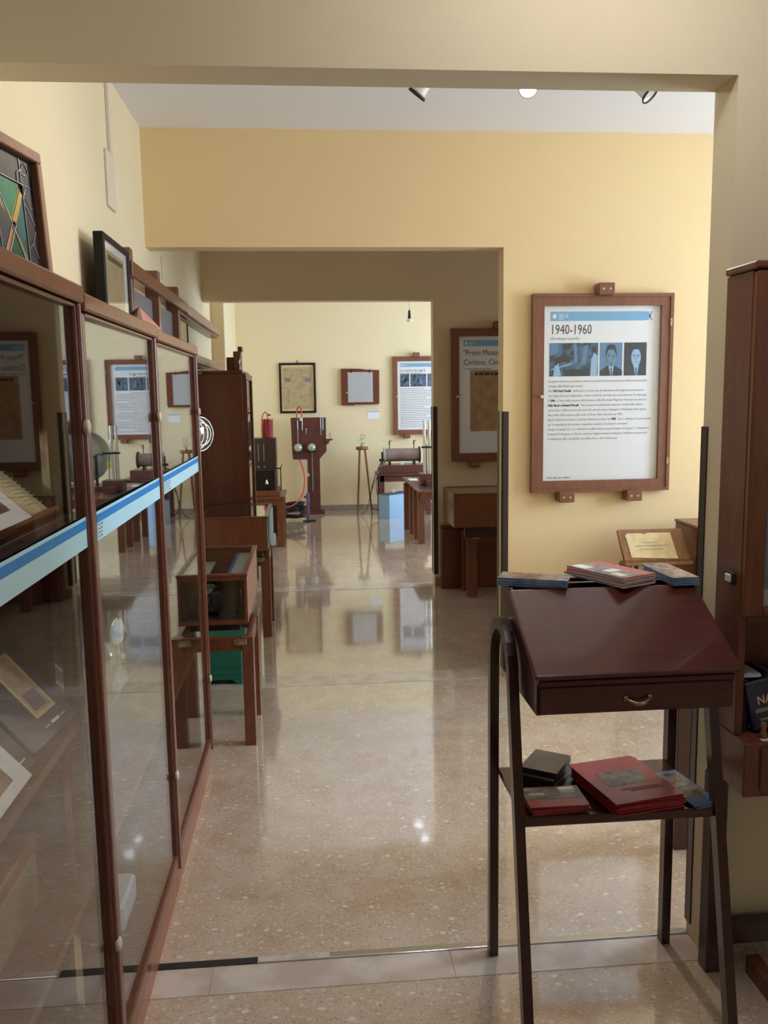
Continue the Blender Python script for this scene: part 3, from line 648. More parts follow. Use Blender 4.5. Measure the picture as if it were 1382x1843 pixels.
    for (x, y, a, lab) in ((-.57, 2.02, .2, 'small cream card lying on the low shelf, nearer of two'), (-.60, 2.16, -.2, 'small cream card on the low shelf, farther of two')):
        tag(obj('paper_card', B(-.035, .035, -.05, .05, 0, .003, mx=Matrix.Translation((x, y, .5565)) @ Matrix.Rotation(a, 4, 'Z')), M['wpaper'], loc=(x, y, .556)), lab, 'card', 'cards on the low shelf')
    px = thing('white_instrument', 'white box instrument at the bottom of the middle cabinet', 'instrument', (-.6, 2.3, .122))
    obj('body', B(-.68, -.53, 2.20, 2.38, .1215, .20, bev=.008), M['pastel'], px); obj('dial', MB().cyl((-.60, 2.26, .20), (-.60, 2.26, .207), .028), M['wpaper'], px)
    fp = thing('radiograph_film', 'pale translucent film standing on the farthest cabinet shelf', 'film', (-.6, 3.1, .8505))
    obj('sheet', B(0, .12, 0, .003, 0, .16, mx=lean_mx(-.56, 3.0, .8535, .35)), M['pastel'], fp); obj('foot', B(-.64, -.53, 3.02, 3.10, .8505, .853), M['dkmetal'], fp)
cabinet_contents()

# ------------------------------------------------------------------ on top of the cabinets
def stained_glass():
    t = thing('stained_glass_panel', 'wood-framed stained glass panel, green with a yellow cross bar, on the cabinet top', 'panel', (-.50, 1.45, 1.769))
    ang = math.atan2(.16, .987)
    # local frame: u from the far end toward the camera, v up, w out to the room
    fu = Vector((-.16, -.987, 0)).normalized(); fw = Vector((.987, -.16, 0)).normalized()
    til = math.radians(3); fv = (Vector((0, 0, 1))*math.cos(til)-fw*math.sin(til)).normalized(); fw = fu.cross(fv).normalized()*1
    if fw.x < 0: fw = -fw
    O = Vector((-.470, 1.718, 1.7705))
    mx = Matrix((fu, fw, fv)).transposed().to_4x4(); mx.translation = O
    W_, H_ = .62, .232
    fr = MB().box(0, W_, -.030, .0, H_-.020, H_, mx=mx, bev=.002).box(0, .018, -.030, 0, 0, H_-.020, mx=mx, bev=.002).box(W_-.018, W_, -.030, 0, 0, H_-.02, mx=mx, bev=.002).box(.018, W_-.018, -.030, 0, 0, .010, mx=mx, bev=.002)
    obj('frame', fr, M['pine2'], t)
    obj('backing', MB().box(.018, W_-.018, -.018, -.014, .010, H_-.02, mx=mx), M['black'], t)
    def cp(x, y):  # crop coordinates -> (u, v)
        xr = 405+(y-420)*.15
        yt = 410-(xr-x)*.52+0; yb = 1610-(xr-x)*.42
        return (.020+(xr-x)/400*.118, .010+(yb-y)/(yb-yt)*(H_-.03))
    k = [0]
    def pane(pts, m, nm='pane'):
        k[0] += 1; mb = MB(); q = [cp(*p) for p in pts]; q = [(max(.0185, a), min(max(.011, b), H_-.021)) for a, b in q]
        mb.prism([(a, b) for a, b in q], 'y', -.014, -.011-.0002*(k[0] % 3), m, mx)
        obj(nm, mb, None, t)
    pane([(-20, 180), (390, 420), (400, 680), (-20, 490)], M['sdark'])
    pane([(-20, 495), (235, 620), (165, 960), (-20, 640)], M['sgreen']); pane([(-20, 700), (150, 1010), (60, 1340), (-20, 1330)], M['sdark'])
    pane([(110, 1410), (185, 1090), (395, 1530)], M['sdkg']); pane([(250, 690), (285, 745), (405, 1560), (200, 1010)], M['steal'])
    pane([(285, 640), (400, 690), (580, 1610), (410, 1570)], M['spur'])
    pane([(232, 665), (290, 735), (212, 1015), (148, 955)], M['syel']); pane([(136, 1020), (194, 1070), (108, 1395), (46, 1330)], M['sora'])
    pane([(-20, 640), (-20, 740), (145, 1030), (162, 965)], M['stan']); pane([(185, 1020), (190, 1085), (385, 1480), (395, 1450)], M['stan'])
    pane([(260, 500), (290, 420), (345, 500), (320, 530), (265, 520)], M['sred'])
    ld = MB()
    def line(pts, r=.0011): ld.tube([mx @ Vector((max(.0185, cp(*p)[0]), -.0105, cp(*p)[1])) for p in pts], r, 5)
    line([(-20, 480), (390, 680)]); line([(290, 740), (350, 1130), (415, 1560)]); line([(245, 680), (165, 960), (60, 1340)], .0008); line([(205, 1030), (100, 1405)]); line([(-10, 1000), (40, 1250), (70, 1360)])
    line([(225, 350), (250, 500), (265, 620), (320, 680), (300, 740)]); line([(255, 510), (270, 430), (300, 410), (345, 480), (355, 530), (300, 535), (260, 510)]); line([(330, 780), (380, 880), (425, 900)], .0008); line([(310, 820), (400, 980), (455, 1075)], .0008)
    line([(385, 1300), (435, 1250), (465, 1140)], .0008); line([(435, 1260), (510, 1420)], .0008); line([(250, 470), (205, 490), (215, 590)], .0014); line([(-20, 650), (150, 1000), (400, 1540)], .0007)
    obj('lead_lines', ld, M['lead'], t)
    # a few far panes beyond the frame of view keep the panel whole
    for a, b, m in ((.22, .34, M['sgreen']), (.345, .47, M['steal']), (.475, .60, M['sdkg'])):
        obj('pane', MB().box(a, b, -.014, -.011, .012, H_-.022, mx=mx), m, t)
stained_glass()

def news_frame():
    t = thing('newspaper_frame', 'black deep-framed newspaper cutting standing on the cabinet tops', 'frame', (-.75, 3.3, 1.76))
    x0, x1, y0, y1, z0, z1 = -.742, -.705, 3.22, 3.67, 1.762, 2.14
    f = MB().box(x0, x1, y0, y0+.022, z0, z1, bev=.003).box(x0, x1, y1-.022, y1, z0, z1, bev=.003).box(x0, x1, y0+.022, y1-.022, z0, z0+.022, bev=.003).box(x0, x1, y0+.022, y1-.022, z1-.022, z1, bev=.003).box(x0, x0+.01, y0+.022, y1-.022, z0+.022, z1-.022)
    obj('frame', f, M['black'], t)
    obj('mat_board', B(x1-.014, x1-.010, y0+.022, y1-.022, z0+.022, z1-.022), M['wpaper'], t)
    obj('cutting', B(x1-.0098, x1-.0085, y0+.07, y1-.08, z0+.06, z1-.05), M['news2'], t)
    obj('headline', MB().box(x1-.0083, x1-.008, y0+.09, y1-.10, z1-.085, z1-.065), M['ink'], t)
    ln = MB()
    for r in range(16):
        for c in range(3): ln.box(x1-.0083, x1-.008, y0+.085+c*.095, y0+.17+c*.095, z1-.10-r*.011, z1-.097-r*.011)
    obj('print_lines', ln, M['inkb'], t)
    obj('picture', B(x1-.0083, x1-.0078, y0+.14, y1-.12, z0+.068, z0+.135), M['ph4'], t)
    obj('glass_pane', B(x1-.006, x1-.004, y0+.022, y1-.022, z0+.022, z1-.022), glass('frame_glass', r0=.02), t)
news_frame()
mb = MB()
A, Bp, Cc = Vector((-.50, 2.80, 1.753)), Vector((-.50, 3.46, 1.753)), Vector((-.56, 3.05, 1.858))
nn = Vector((.004, 0, 0)); mb.add([A, Bp, Cc, A-nn, Bp-nn, Cc-nn, Vector((-.66, 2.86, 1.753)), Vector((-.66, 3.42, 1.753))], [(0, 1, 2), (5, 4, 3), (0, 3, 4, 1), (1, 4, 5, 2), (2, 5, 3, 0), (5, 6, 7)])
tag(obj('folded_card', mb, M['pink'], loc=(-.55, 3.1, 1.752)), 'pinkish folded card propped like a tent on the farthest cabinet', 'card')

# conduit
t = thing('cable_conduit', 'cream cable conduit running down the left wall to a flat cover plate', 'conduit', (XL, 3.78, 2.3))
obj('duct', B(XL, XL+.016, 3.772, 3.808, 2.545, HC-.001, bev=.003), M['conduit'], t); obj('cover_plate', B(XL, XL+.012, 3.70, 3.84, 2.325, 2.548, bev=.003), M['conduit'], t)
for (y, z0, z1, lab, xx) in ((4.98, 2.20, 2.33, 'thin dangling wire on the left wall under the yellow lintel', XL), (10.3, 1.75, 2.25, 'thin hanging wire on the left wall of the last room', XL4)):
    tag(obj('wall_wire', MB().tube([(xx+.004, y, z1), (xx+.005, y+.004, (z0+z1)/2), (xx+.004, y-.002, z0)], .0012, 5), M['inkg'], loc=(xx, y, z0)), lab, 'wire')

# ------------------------------------------------------------------ wall rack
def wall_rack():
    t = thing('wall_rack', 'long brown wooden rack of two rails high on the left wall', 'rack', (XL, 5.4, 1.85))
    x0, x1 = XL+.002, -.70
    obj('rail', B(x1-.02, x1, 3.70, 5.33, 2.052, 2.112, bev=.003), M['frame'], t); obj('rail', B(x1-.02, x1, 5.332, 7.26, 2.046, 2.106, bev=.003), M['plinth'], t, label='far length of the top rail, its shine put in as a paler wood')  # far top rail: light shining on it is put into a paler wood
    obj('shelf', B(x0, x1-.0205, 5.16, 7.26, 2.030, 2.046, bev=.002), M['frame'], t)
    obj('rail', B(x1-.02, x1, 3.70, 5.33, 1.835, 1.862, bev=.003), M['frame'], t)
    obj('rail', B(x1-.02, x1, 5.332, 7.26, 1.772, 1.826, bev=.003), M['plinth'], t, label='far length of the bottom rail, its shine put in as a paler wood')  # same painted-in shine, as paler wood, on the bottom rail
    obj('shelf', B(x0, x1-.0205, 3.70, 7.26, 1.758, 1.772, bev=.002), M['frame'], t)
    for y in (3.81, 4.49, 5.13):
        obj('upright', B(x0, x1-.0225, y-.024, y+.024, 1.7725, 2.178, bev=.004), M['frame'], t)
    for a, b in ((3.85, 4.46), (4.53, 5.10)):
        obj('panel', B(x0, x0+.03, a, b, 1.86, 2.03), M['greyp'], t)
    for y in (6.1, 6.7): obj('bracket', B(x0, x1-.022, y-.01, y+.01, 1.774, 1.80), M['frame'], t)
wall_rack()
t = thing('standing_picture', 'small black frame with a pale sheet standing on the wall rack', 'frame', (-.74, 5.37, 1.775))
obj('frame', MB().box(-.745, -.73, 5.20, 5.22, 1.775, 2.025).box(-.745, -.73, 5.52, 5.54, 1.775, 2.025).box(-.745, -.73, 5.22, 5.52, 1.775, 1.795).box(-.745, -.73, 5.22, 5.52, 2.005, 2.025), M['black'], t); obj('sheet', B(-.742, -.736, 5.22, 5.52, 1.795, 2.005), M['cream'], t)
for k, (y, l, z, m, lab) in enumerate(((5.9, .30, .014, M['wpaper'], 'white papers lying on top of the wall rack, nearest bundle'), (6.35, .22, .028, M['dkmetal'], 'dark metal part lying on top of the wall rack'), (6.75, .30, .020, M['wpaper'], 'white folded sheet on the far end of the wall rack'))):
    tag(obj('rack_item', B(-.775, -.722, y, y+l, 2.047, 2.047+.05+z, bev=.004), m, loc=(-.75, y, 2.047)), lab, 'papers' if k != 1 else 'metal part')

# ------------------------------------------------------------------ low showcases on trestles
def trestle(t, x0, x1, y0, y1, zt, lg=.052, m=None, brackets=True):
    m = m or M['bench']
    for (a, b) in ((x0, y0), (x1-lg, y0), (x0, y1-lg), (x1-lg, y1-lg)):
        obj('leg', B(a, a+lg, b, b+lg, 0, zt, bev=.003), m, t)
    obj('crossrail', B(x0+lg, x1-lg, y0+.008, y0+.034, zt-.065, zt-.003, bev=.002), m, t); obj('crossrail', B(x0+lg, x1-lg, y1-.034, y1-.008, zt-.065, zt-.003, bev=.002), m, t)
    obj('side_rail', B(x0+.008, x0+.034, y0+lg, y1-lg, zt-.065, zt-.003, bev=.002), m, t); obj('side_rail', B(x1-.034, x1-.008, y0+lg, y1-lg, zt-.065, zt-.003, bev=.002), m, t)
    if brackets:
        for xx in (x0+.03, x1-.085): obj('corner_bracket', B(xx, xx+.055, y0-.0025, y0-.0002, zt-.036, zt-.008, bev=.001), M['brass'], t)
def showcase(label, x0, x1, y0, y1, z0, z1, tr, glassfront=False, side=None, group='glass-topped showcases on legs', lining=None):
    t = thing('glass_showcase', label, 'showcase', ((x0+x1)/2, (y0+y1)/2, 0), group)
    wm = M['bench']; th = .014
    if not glassfront: obj('front_panel', B(x0, x1, y0, y0+th, z0, z1, bev=.002), wm, t)
    else:
        obj('front_glass', B(x0+.012, x1-.012, y0+.004, y0+.008, z0+.02, z1-.01), M['vglass'], t)
        obj('front_rim', MB().box(x0, x1, y0, y0+th, z0, z0+.02).box(x0, x1, y0, y0+th, z1-.018, z1).box(x0, x0+.012, y0, y0+th, z0+.02, z1-.018).box(x1-.012, x1, y0, y0+th, z0+.02, z1-.018), wm, t)
    obj('back_panel', B(x0, x1, y1-th, y1, z0, z1, bev=.002), wm, t)
    obj('side_panel', B(x0, x0+th, y0+th, y1-th, z0, z1, bev=.002), wm, t)
    obj('side_panel', B(x1-th, x1, y0+th, y1-th, z0, z1, bev=.002), side or wm, t)
    obj('base_board', B(x0+th, x1-th, y0+th, y1-th, z0, z0+.012), lining or M['cabd'], t)
    obj('rim', MB().box(x0-.004, x1+.004, y0-.004, y0+.02, z1, z1+.012, bev=.002).box(x0-.004, x1+.004, y1-.02, y1+.004, z1, z1+.012, bev=.002).box(x0-.004, x0+.02, y0+.02, y1-.02, z1, z1+.012, bev=.002).box(x1-.02, x1+.004, y0+.02, y1-.02, z1, z1+.012, bev=.002), wm, t)
    obj('glass_top', B(x0+.02, x1-.02, y0+.02, y1-.02, z1+.002, z1+.008), M['vglass'], t)
    a = tr
    for ys in (y0+.05, y1-.10): obj('support', B(x0+.09, x1-.04, ys, ys+.05, a[4], z0, bev=.002), M['cabd'], t)
    trestle(t, *a)
    return t
s1 = showcase('nearest glass-topped showcase on teak legs, just past the tall cabinets', -.622, -.293, 3.80, 4.54, .543, .762, (-.624, -.268, 3.735, 4.16, .503), True, M['plinth'])
s2 = showcase('second glass-topped showcase on teak legs, before the tall brown cabinet', -.71, -.276, 5.41, 6.06, .585, .795, (-.66, -.272, 5.50, 5.97, .535, .058), False, M['pastel'], lining=M['baize'])
s3 = showcase('glass-topped showcase on legs under the newspaper poster in the shade', 1.045, 1.85, 6.20, 6.72, .575, .815, (1.185, 1.80, 6.40, 6.70, .49, .07), False)
# contents of the first showcase
t = thing('old_xray_tube', 'dark-ended glass X-ray tube lying in the nearest showcase', 'tube', (-.48, 3.95, .556))
obj('bulb', MB().lathe([(0, 0), (.02, .0), (.045, .03), (.055, .07), (.045, .11), (.02, .14), (.016, .2)], Matrix.Translation((-.50, 4.02, .625)) @ Matrix.Rotation(1.2, 4, 'Z') @ Matrix.Rotation(-PI/2, 4, 'Y') @ Matrix.Translation((0, 0, -.1)), 18), M['bulb'], t)
obj('end_cap', MB().cyl((-.44, 3.90, .64), (-.425, 3.86, .642), .034, n=18).cyl((-.45, 3.93, .64), (-.44, 3.90, .64), .022), M['blackm'], t); obj('cradle', B(-.53, -.44, 3.93, 4.06, .5555, .575, bev=.002), M['dkmetal'], t)
tag(obj('caption_card', B(-.395, -.32, 3.86, 4.50, .74, .742, mx=None), M['wpaper'], loc=(-.36, 4.2, .74)), 'long white caption card with a blue edge under the nearest showcase glass', 'card')
tg = thing('folded_sheet', 'white sheet folded inside the nearest showcase beside the stile', 'sheet', (-.55, 4.2, .556))
obj('paper', B(-.60, -.50, 4.12, 4.48, .70, .703), M['wpaper'], tg); obj('riser', B(-.60, -.50, 4.14, 4.46, .5555, .699), M['cabd'], tg)
# contents of second showcase
for k, (xa, xb, ya, yb, m, lab) in enumerate(((-.40, -.30, 5.45, 6.02, M['cream'], 'cream leaflet at the right side of the second showcase'), (-.66, -.42, 5.46, 6.0, M['greyb'], 'grey printed sheet filling the second showcase'))):
    tag(obj('display_sheet', B(xa, xb, ya, yb, .5975+.001*k, .600+.001*k), m, loc=((xa+xb)/2, 5.7, .5975)), lab, 'sheet', 'sheets in the second showcase')
t = thing('open_booklet', 'small white booklet hung open on the right end of the second showcase', 'booklet', (-.262, 5.7, .60))
obj('cover', B(-.2715, -.262, 5.50, 5.95, .62, .80), M['pastel'], t); obj('page', MB().box(-.262, -.235, 5.52, 5.62, .60, .66, bev=.002).box(-.262, -.24, 5.70, 5.78, .60, .64, bev=.002), M['wpaper'], t)

# caption blue strip: separate thin print on the card
cc = [o for o in bpy.data.objects if o.name.startswith('caption_card')][0]
obj('blue_edge', B(-.395, -.379, 3.86, 4.50, .7421, .7424), M['blue2'], cc)
obj('card_support', MB().box(-.39, -.325, 3.90, 3.915, .556, .7395).box(-.39, -.325, 4.44, 4.455, .556, .7395), M['vglass'], cc)

# green chest
t = thing('green_chest', 'green painted chest with a scalloped skirt under the nearest showcase, shade beneath put in dark', 'chest', (-.48, 4.75, 0))
obj('body', MB().box(-.66, -.395, 4.58, 4.98, .055, .215, bev=.003), M['green'], t)
obj('skirt', MB().prism([(-.66, .055), (-.66, 0), (-.62, 0), (-.585, .03), (-.45, .03), (-.425, .002), (-.395, .0), (-.395, .055)], 'y', 4.592, 4.58), M['green'], t)
obj('lid_bead', B(-.664, -.391, 4.576, 4.984, .095, .099), M['green'], t); obj('shadow_fill', B(-.645, -.41, 4.60, 4.97, 0, .054), M['darkg'], t)  # shade beneath the chest is put in as a near-black block

# lens/bell apparatus on a stand behind the farthest cabinet
t = thing('ribbed_lens', 'clear ribbed glass lens drum on a thin rod behind the farthest cabinet', 'lens', (-.50, 3.64, 0))
c = Vector((-.505, 3.66, 1.396))
c = Vector((-.458, 3.64, 1.402)); d = Vector((.72, -.69, .0)).normalized()
q = d.to_track_quat('Z', 'Y').to_matrix().to_4x4()
mx = Matrix.Translation(c-d*.03) @ q
obj('drum', MB().lathe([(.02, -.02), (.058, 0), (.060, .006), (.066, .01), (.066, .014), (.060, .018), (.062, .034), (.070, .038), (.070, .043), (.055, .05), (.03, .056), (0, .058)], mx, 28), M['bulb'], t)
for h, r in ((.012, .0665), (.0405, .0705), (-.0, .055), (.0545, .046)):
    obj('ring', MB().tube([mx @ Vector((r*math.cos(a*PI/16), r*math.sin(a*PI/16), h)) for a in range(32)], .0022, 6, closed=True), M['chrome'], t)
obj('core', MB().lathe([(0, .0), (.030, .0), (.034, .012), (.020, .03), (0, .044)], mx, 14), M['chrome'], t)
obj('rod', MB().cyl((-.535, 3.64, .012), (-.535, 3.64, 1.41), .006, n=10).cyl((-.535, 3.64, 1.40), tuple(c-d*.05), .006, n=8), M['dkmetal'], t); obj('foot', MB().cyl((-.535, 3.655, 0), (-.535, 3.655, .014), .055), M['dkmetal'], t)

# ------------------------------------------------------------------ tall brown cabinet
t = thing('tall_cabinet', 'tall dark brown glass-fronted cabinet beyond the second showcase', 'cabinet', (-.6, 6.45, 0))
x0, x1, y0, y1, zt = -.785, -.452, 6.10, 6.80, 1.735
obj('carcass', MB().box(x0, x1, y0, y0+.02, .0, zt-.021, bev=.002).box(x0, x1, y1-.02, y1, 0, zt-.021).box(x0, x0+.01, y0+.02, y1-.02, 0, zt-.021).box(x0+.01, x1, y0+.02, y1-.02, 0, .08), M['tall'], t)
obj('top_board', B(x0, x1+.004, y0-.003, y1, zt-.02, zt, bev=.003), M['tall'], t)
dd = obj('door', MB().box(x1+.001, x1+.026, y0+.002, y0+.045, .08, zt-.022, bev=.003).box(x1+.001, x1+.026, y1-.045, y1, .08, zt-.022, bev=.003).box(x1+.001, x1+.026, y0+.045, y1-.045, .08, .13).box(x1+.001, x1+.026, y0+.045, y1-.045, zt-.062, zt-.022), M['tall'], t)
obj('glass_pane', B(x1+.010, x1+.014, y0+.045, y1-.045, .13, zt-.062), M['glass'], dd)
obj('edge_strip', B(x1+.0265, x1+.030, y0+.002, y0+.012, .10, zt-.03), M['chrome'], dd)
for z in (.5, .85, 1.2): obj('shelf', B(x0+.012, x1-.004, y0+.021, y1-.021, z, z+.012), M['cabd'], t)
obj('metal_tag', B(x0+.01, x0+.06, y0-.004, y0-.0032, zt-.020, zt-.010), M['steel'], t)
t = thing('wooden_instrument', 'brown wooden instrument wrapped with crumpled plastic on the tall cabinet', 'instrument', (-.5, 6.3, 1.736))
obj('box', B(-.565, -.515, 6.22, 6.5, 1.7365, 1.83, bev=.003), M['tall'], t); obj('arm', B(-.515, -.46, 6.20, 6.30, 1.7365, 1.87, bev=.004), M['frame'], t); obj('block', B(-.485, -.455, 6.24, 6.36, 1.87, 1.905, bev=.003), M['tall'], t)
mb = MB(); rr = random.Random(3); vs = []
for i in range(7):
    for j in range(7): vs.append((-.452+rr.uniform(0, .012), 6.12+i*.03, 1.742+j*.016+rr.uniform(-.006, .006)))
mb.add(vs, [(i*7+j, i*7+j+1, i*7+j+8, i*7+j+7) for i in range(6) for j in range(6)])
mb.v = [(x-.02+(.0 if False else 0), y, z) for x, y, z in mb.v]
obj('plastic_wrap', mb, glass('plastic_film', (.9, .9, .92, 1), .25, .15), t)

# ------------------------------------------------------------------ vitrine with crimson cylinder
t = thing('wooden_table', 'teak table carrying the small glass vitrine in the last room', 'table', (-.45, 9.2, 0))
trestle(t, -.66, -.277, 8.90, 9.55, .50, .075, None, False); obj('table_top', B(-.68, -.262, 8.88, 9.57, .50, .53, bev=.004), M['bench'], t)
t = thing('small_vitrine', 'low glass vitrine with a brown base, on the teak table', 'vitrine', (-.45, 9.1, .53))
obj('base', B(-.66, -.315, 8.90, 9.42, .5305, .59, bev=.004), M['bench'], t)
obj('glass_case', MB().box(-.655, -.30, 8.915, 8.919, .59, .82).box(-.304, -.300, 8.919, 9.40, .59, .82).box(-.655, -.30, 8.915, 9.40, .82, .824), M['vglass'], t)
obj('edge_frame', MB().box(-.306, -.296, 8.91, 8.92, .59, .828).box(-.66, -.296, 8.908, 8.918, .815, .828).box(-.306, -.296, 8.92, 9.40, .815, .828), M['dkmetal'], t)
obj('dark_instrument', MB().box(-.62, -.36, 8.98, 9.3, .5905, .80, bev=.005), M['black'], t); obj('bright_fitting', MB().cyl((-.45, 8.978, .66), (-.45, 8.97, .70), .02, .005, n=8), M['chrome'], t)
t = thing('dark_glass_case', 'dark wooden apparatus box with glass tubes behind the small vitrine', 'box', (-.46, 9.2, .83))
t.location = (-.46, 9.65, 0)
obj('body', B(-.70, -.365, 9.60, 9.9, .0, 1.10, bev=.004), M['tall2'], t)
for x in (-.56, -.50): obj('glass_tube', MB().cyl((x, 9.585, .85), (x, 9.585, 1.04), .007, n=8), M['bulb'], t)
t = thing('crimson_cylinder', 'crimson cylinder with a red hose on the dark apparatus box', 'cylinder', (-.47, 9.72, 1.1))
obj('shell', MB().lathe([(0, 0), (.062, 0), (.064, .008), (.064, .19), (.068, .195), (.068, .205), (.02, .208), (0, .208)], Matrix.Translation((-.46, 9.70, 1.1005)), 24), M['crimson'], t)
obj('hose', MB().tube([(-.51, 9.655, 1.31), (-.51, 9.65, 1.33), (-.498, 9.65, 1.365), (-.475, 9.65, 1.385), (-.455, 9.65, 1.37), (-.45, 9.66, 1.34), (-.45, 9.67, 1.308)], .006), M['redp'], t)
obj('side_hose', MB().tube([(-.50, 9.63, 1.308), (-.515, 9.628, 1.25), (-.515, 9.628, 1.108)], .008), M['redp'], t)
obj('clip', B(-.45, -.415, 9.65, 9.66, 1.345, 1.36), M['dkmetal'], t)

# black cable heap
mb = MB(); rr = random.Random(11)
for k in range(9):
    cx, cy, cz, r1, r2 = -.215+rr.uniform(-.03, .03), 10.80+rr.uniform(-.03, .03), .05+k*.022, rr.uniform(.11, .145), rr.uniform(.09, .12)
    ph = rr.uniform(0, 6); tl = rr.uniform(-.5, .5)
    mb.tube([(cx+r1*math.cos(a*PI/14), cy+r2*math.sin(a*PI/14), max(.012, cz+tl*.10*math.sin(a*PI/14+ph))) for a in range(28)], .011, 6, closed=True)
tag(obj('cable_heap', mb, M['blackm'], loc=(-.17, 10.75, 0)), 'heap of looped black cable on the floor in the last room', 'cable')
tag(obj('red_hose', MB().tube(smooth([(-.34, 10.60, .20), (-.24, 10.60, .20), (-.10, 10.70, .30), (-.06, 10.95, .52), (-.10, 11.25, .66), (-.13, 11.38, .72)]), .009), M['redp'], loc=(-.2, 10.8, .2)), 'thin red rubber hose rising from the cables to the wooden board', 'hose')
t = thing('violet_stand', 'slim violet metal stand on a round foot beside the cable heap', 'stand', (-.03, 10.72, 0))
obj('post', B(-.055, -.015, 10.69, 10.73, .01, .36, bev=.006), M['purple'], t); obj('foot', MB().cyl((-.02, 10.70, 0), (-.02, 10.70, .012), .085, n=20), M['dkmetal'], t); obj('knob', MB().cyl((-.056, 10.70, .31), (-.08, 10.70, .31), .014), M['blackm'], t)

# ------------------------------------------------------------------ wooden vacuum apparatus board
t = thing('wooden_apparatus', 'dark red wooden apparatus board on a pedestal with two glass globes', 'apparatus', (.05, 11.45, 0))
ya, yb = 11.42, 11.47
obj('board', MB().prism([(-.045, .04), (.13, .04), (.135, .73), (.225, .83), (.225, 1.265), (.215, 1.275), (-.225, 1.275), (-.235, 1.265), (-.222, .735), (-.205, .725), (-.04, .725), (-.03, .70)], 'y', yb, ya), M['red'], t)
obj('base', MB().box(-.10, .185, 11.36, 11.60, 0, .035, bev=.004).box(-.075, .16, 11.38, 11.58, .035, .06, bev=.004), M['red'], t)
sph = lambda r, n=12: [(r*math.sin(PI*i/n), -r*math.cos(PI*i/n)) for i in range(n+1)]
for x in (-.145, .03):
    obj('glass_globe', MB().lathe(sph(.060), Matrix.Translation((x, 11.365, .885)), 20), M['bulb'], t)
    obj('globe_lining', MB().lathe([(r*.9, z*.9) for r, z in sph(.06)], Matrix.Translation((x, 11.365, .885)), 20), mat('milk_glass', srgb(200, 204, 190), .2), t)
obj('holder', B(-.02, .08, 11.33, 11.42, .828, .840, bev=.003), M['black'], t); obj('holder', B(-.175, -.115, 11.35, 11.42, .826, .834, bev=.003), M['red'], t)
for x, z0, z1 in ((-.145, .93, 1.30), (-.085, 1.10, 1.27), (.155, 1.04, 1.33), (.185, 1.10, 1.33), (-.035, 1.06, 1.14), (.035, .30, .82)):
    obj('glass_tube', MB().cyl((x, 11.405, z0), (x, 11.405, z1), .009, n=10), M['bulb'], t)
    obj('tube_core', MB().cyl((x, 11.405, z0+.005), (x, 11.405, z1-.005), .0035, n=8), M['greyb'], t)
obj('hose_loop', MB().tube([(-.15, 11.40, 1.27), (-.155, 11.40, 1.33), (-.145, 11.40, 1.395), (-.12, 11.40, 1.42), (-.095, 11.40, 1.395), (-.088, 11.40, 1.33), (-.088, 11.40, 1.28)], .010), M['redp'], t)
obj('stopper', MB().cyl((-.10, 11.39, 1.235), (-.10, 11.39, 1.275), .022), M['ivory'], t)
obj('side_shelf', MB().prism([(.225, .99), (.31, .99), (.31, .975), (.27, .965), (.25, .92), (.225, .92)], 'y', 11.50, 11.40), M['red'], t); obj('small_vial', MB().cyl((.275, 11.45, .992), (.275, 11.45, 1.07), .014, n=10), M['bulb'], t)
obj('white_ring', MB().tube([(-.03+.018*math.cos(a*PI/10), 11.41, .52+.018*math.sin(a*PI/10)) for a in range(20)], .006, 6, closed=True), M['wpaper'], t)

# frames on the far wall
t = thing('framed_document', 'black-framed brown newspaper page on the far wall above the apparatus', 'frame', (-.13, Y4, 1.33))
x0, x1, z0, z1 = -.375, .108, 1.33, 1.993
obj('frame', MB().box(x0, x0+.027, Y4-.025, Y4-.001, z0, z1, bev=.003).box(x1-.027, x1, Y4-.025, Y4-.001, z0, z1, bev=.003).box(x0+.027, x1-.027, Y4-.025, Y4-.001, z0, z0+.027, bev=.003).box(x0+.027, x1-.027, Y4-.025, Y4-.001, z1-.027, z1, bev=.003), M['black'], t)
obj('mat_board', B(x0+.027, x1-.027, Y4-.008, Y4-.002, z0+.027, z1-.027), M['cream'], t); obj('page', B(x0+.048, x1-.048, Y4-.0095, Y4-.0085, z0+.055, z1-.058), M['news2'], t)
for x in (x0+.07, x1-.145): obj('small_photo', B(x, x+.08, Y4-.0102, Y4-.0096, 1.74, 1.80), M['inkg'], t)
lm = MB()
for c in range(4):
    for r in range(24):
        if 5 < r < 11 and c in (0, 3): continue
        lm.quad([(x0+.06+c*.095, Y4-.0101, 1.90-r*.021), (x0+.145+c*.095, Y4-.0101, 1.90-r*.021), (x0+.145+c*.095, Y4-.0101, 1.904-r*.021), (x0+.06+c*.095, Y4-.0101, 1.904-r*.021)])
obj('print_lines', lm, M['inkb'], t); obj('hook', MB().tube([(-.13, Y4-.004, 1.993), (-.13, Y4-.008, 2.02), (-.125, Y4-.006, 2.03)], .004), M['blackm'], t)
t = thing('film_viewer', 'dark wooden frame clipping a plain grey sheet, on the far wall', 'frame', (.7, Y4, 1.43))
obj('board', MB().prism([(.448, 1.425), (.60, 1.420), (.64, 1.430), (.945, 1.432), (.955, 1.45), (.957, 1.885), (.86, 1.888), (.80, 1.890), (.70, 1.905), (.448, 1.908)], 'y', Y4-.001, Y4-.05), M['tall'], t)
obj('grey_sheet', B(.535, .87, Y4-.056, Y4-.052, 1.462, 1.862, bev=.001), M['greyb'], t)
for x in (.585, .83): obj('clip', MB().box(x-.006, x+.006, Y4-.066, Y4-.05, 1.852, 1.885).tube([(x, Y4-.06, 1.885), (x, Y4-.06, 1.91)], .003), M['dkmetal'], t)
obj('knob', MB().cyl((.52, Y4-.05, 1.59), (.52, Y4-.062, 1.59), .010, n=12), M['ivory'], t)
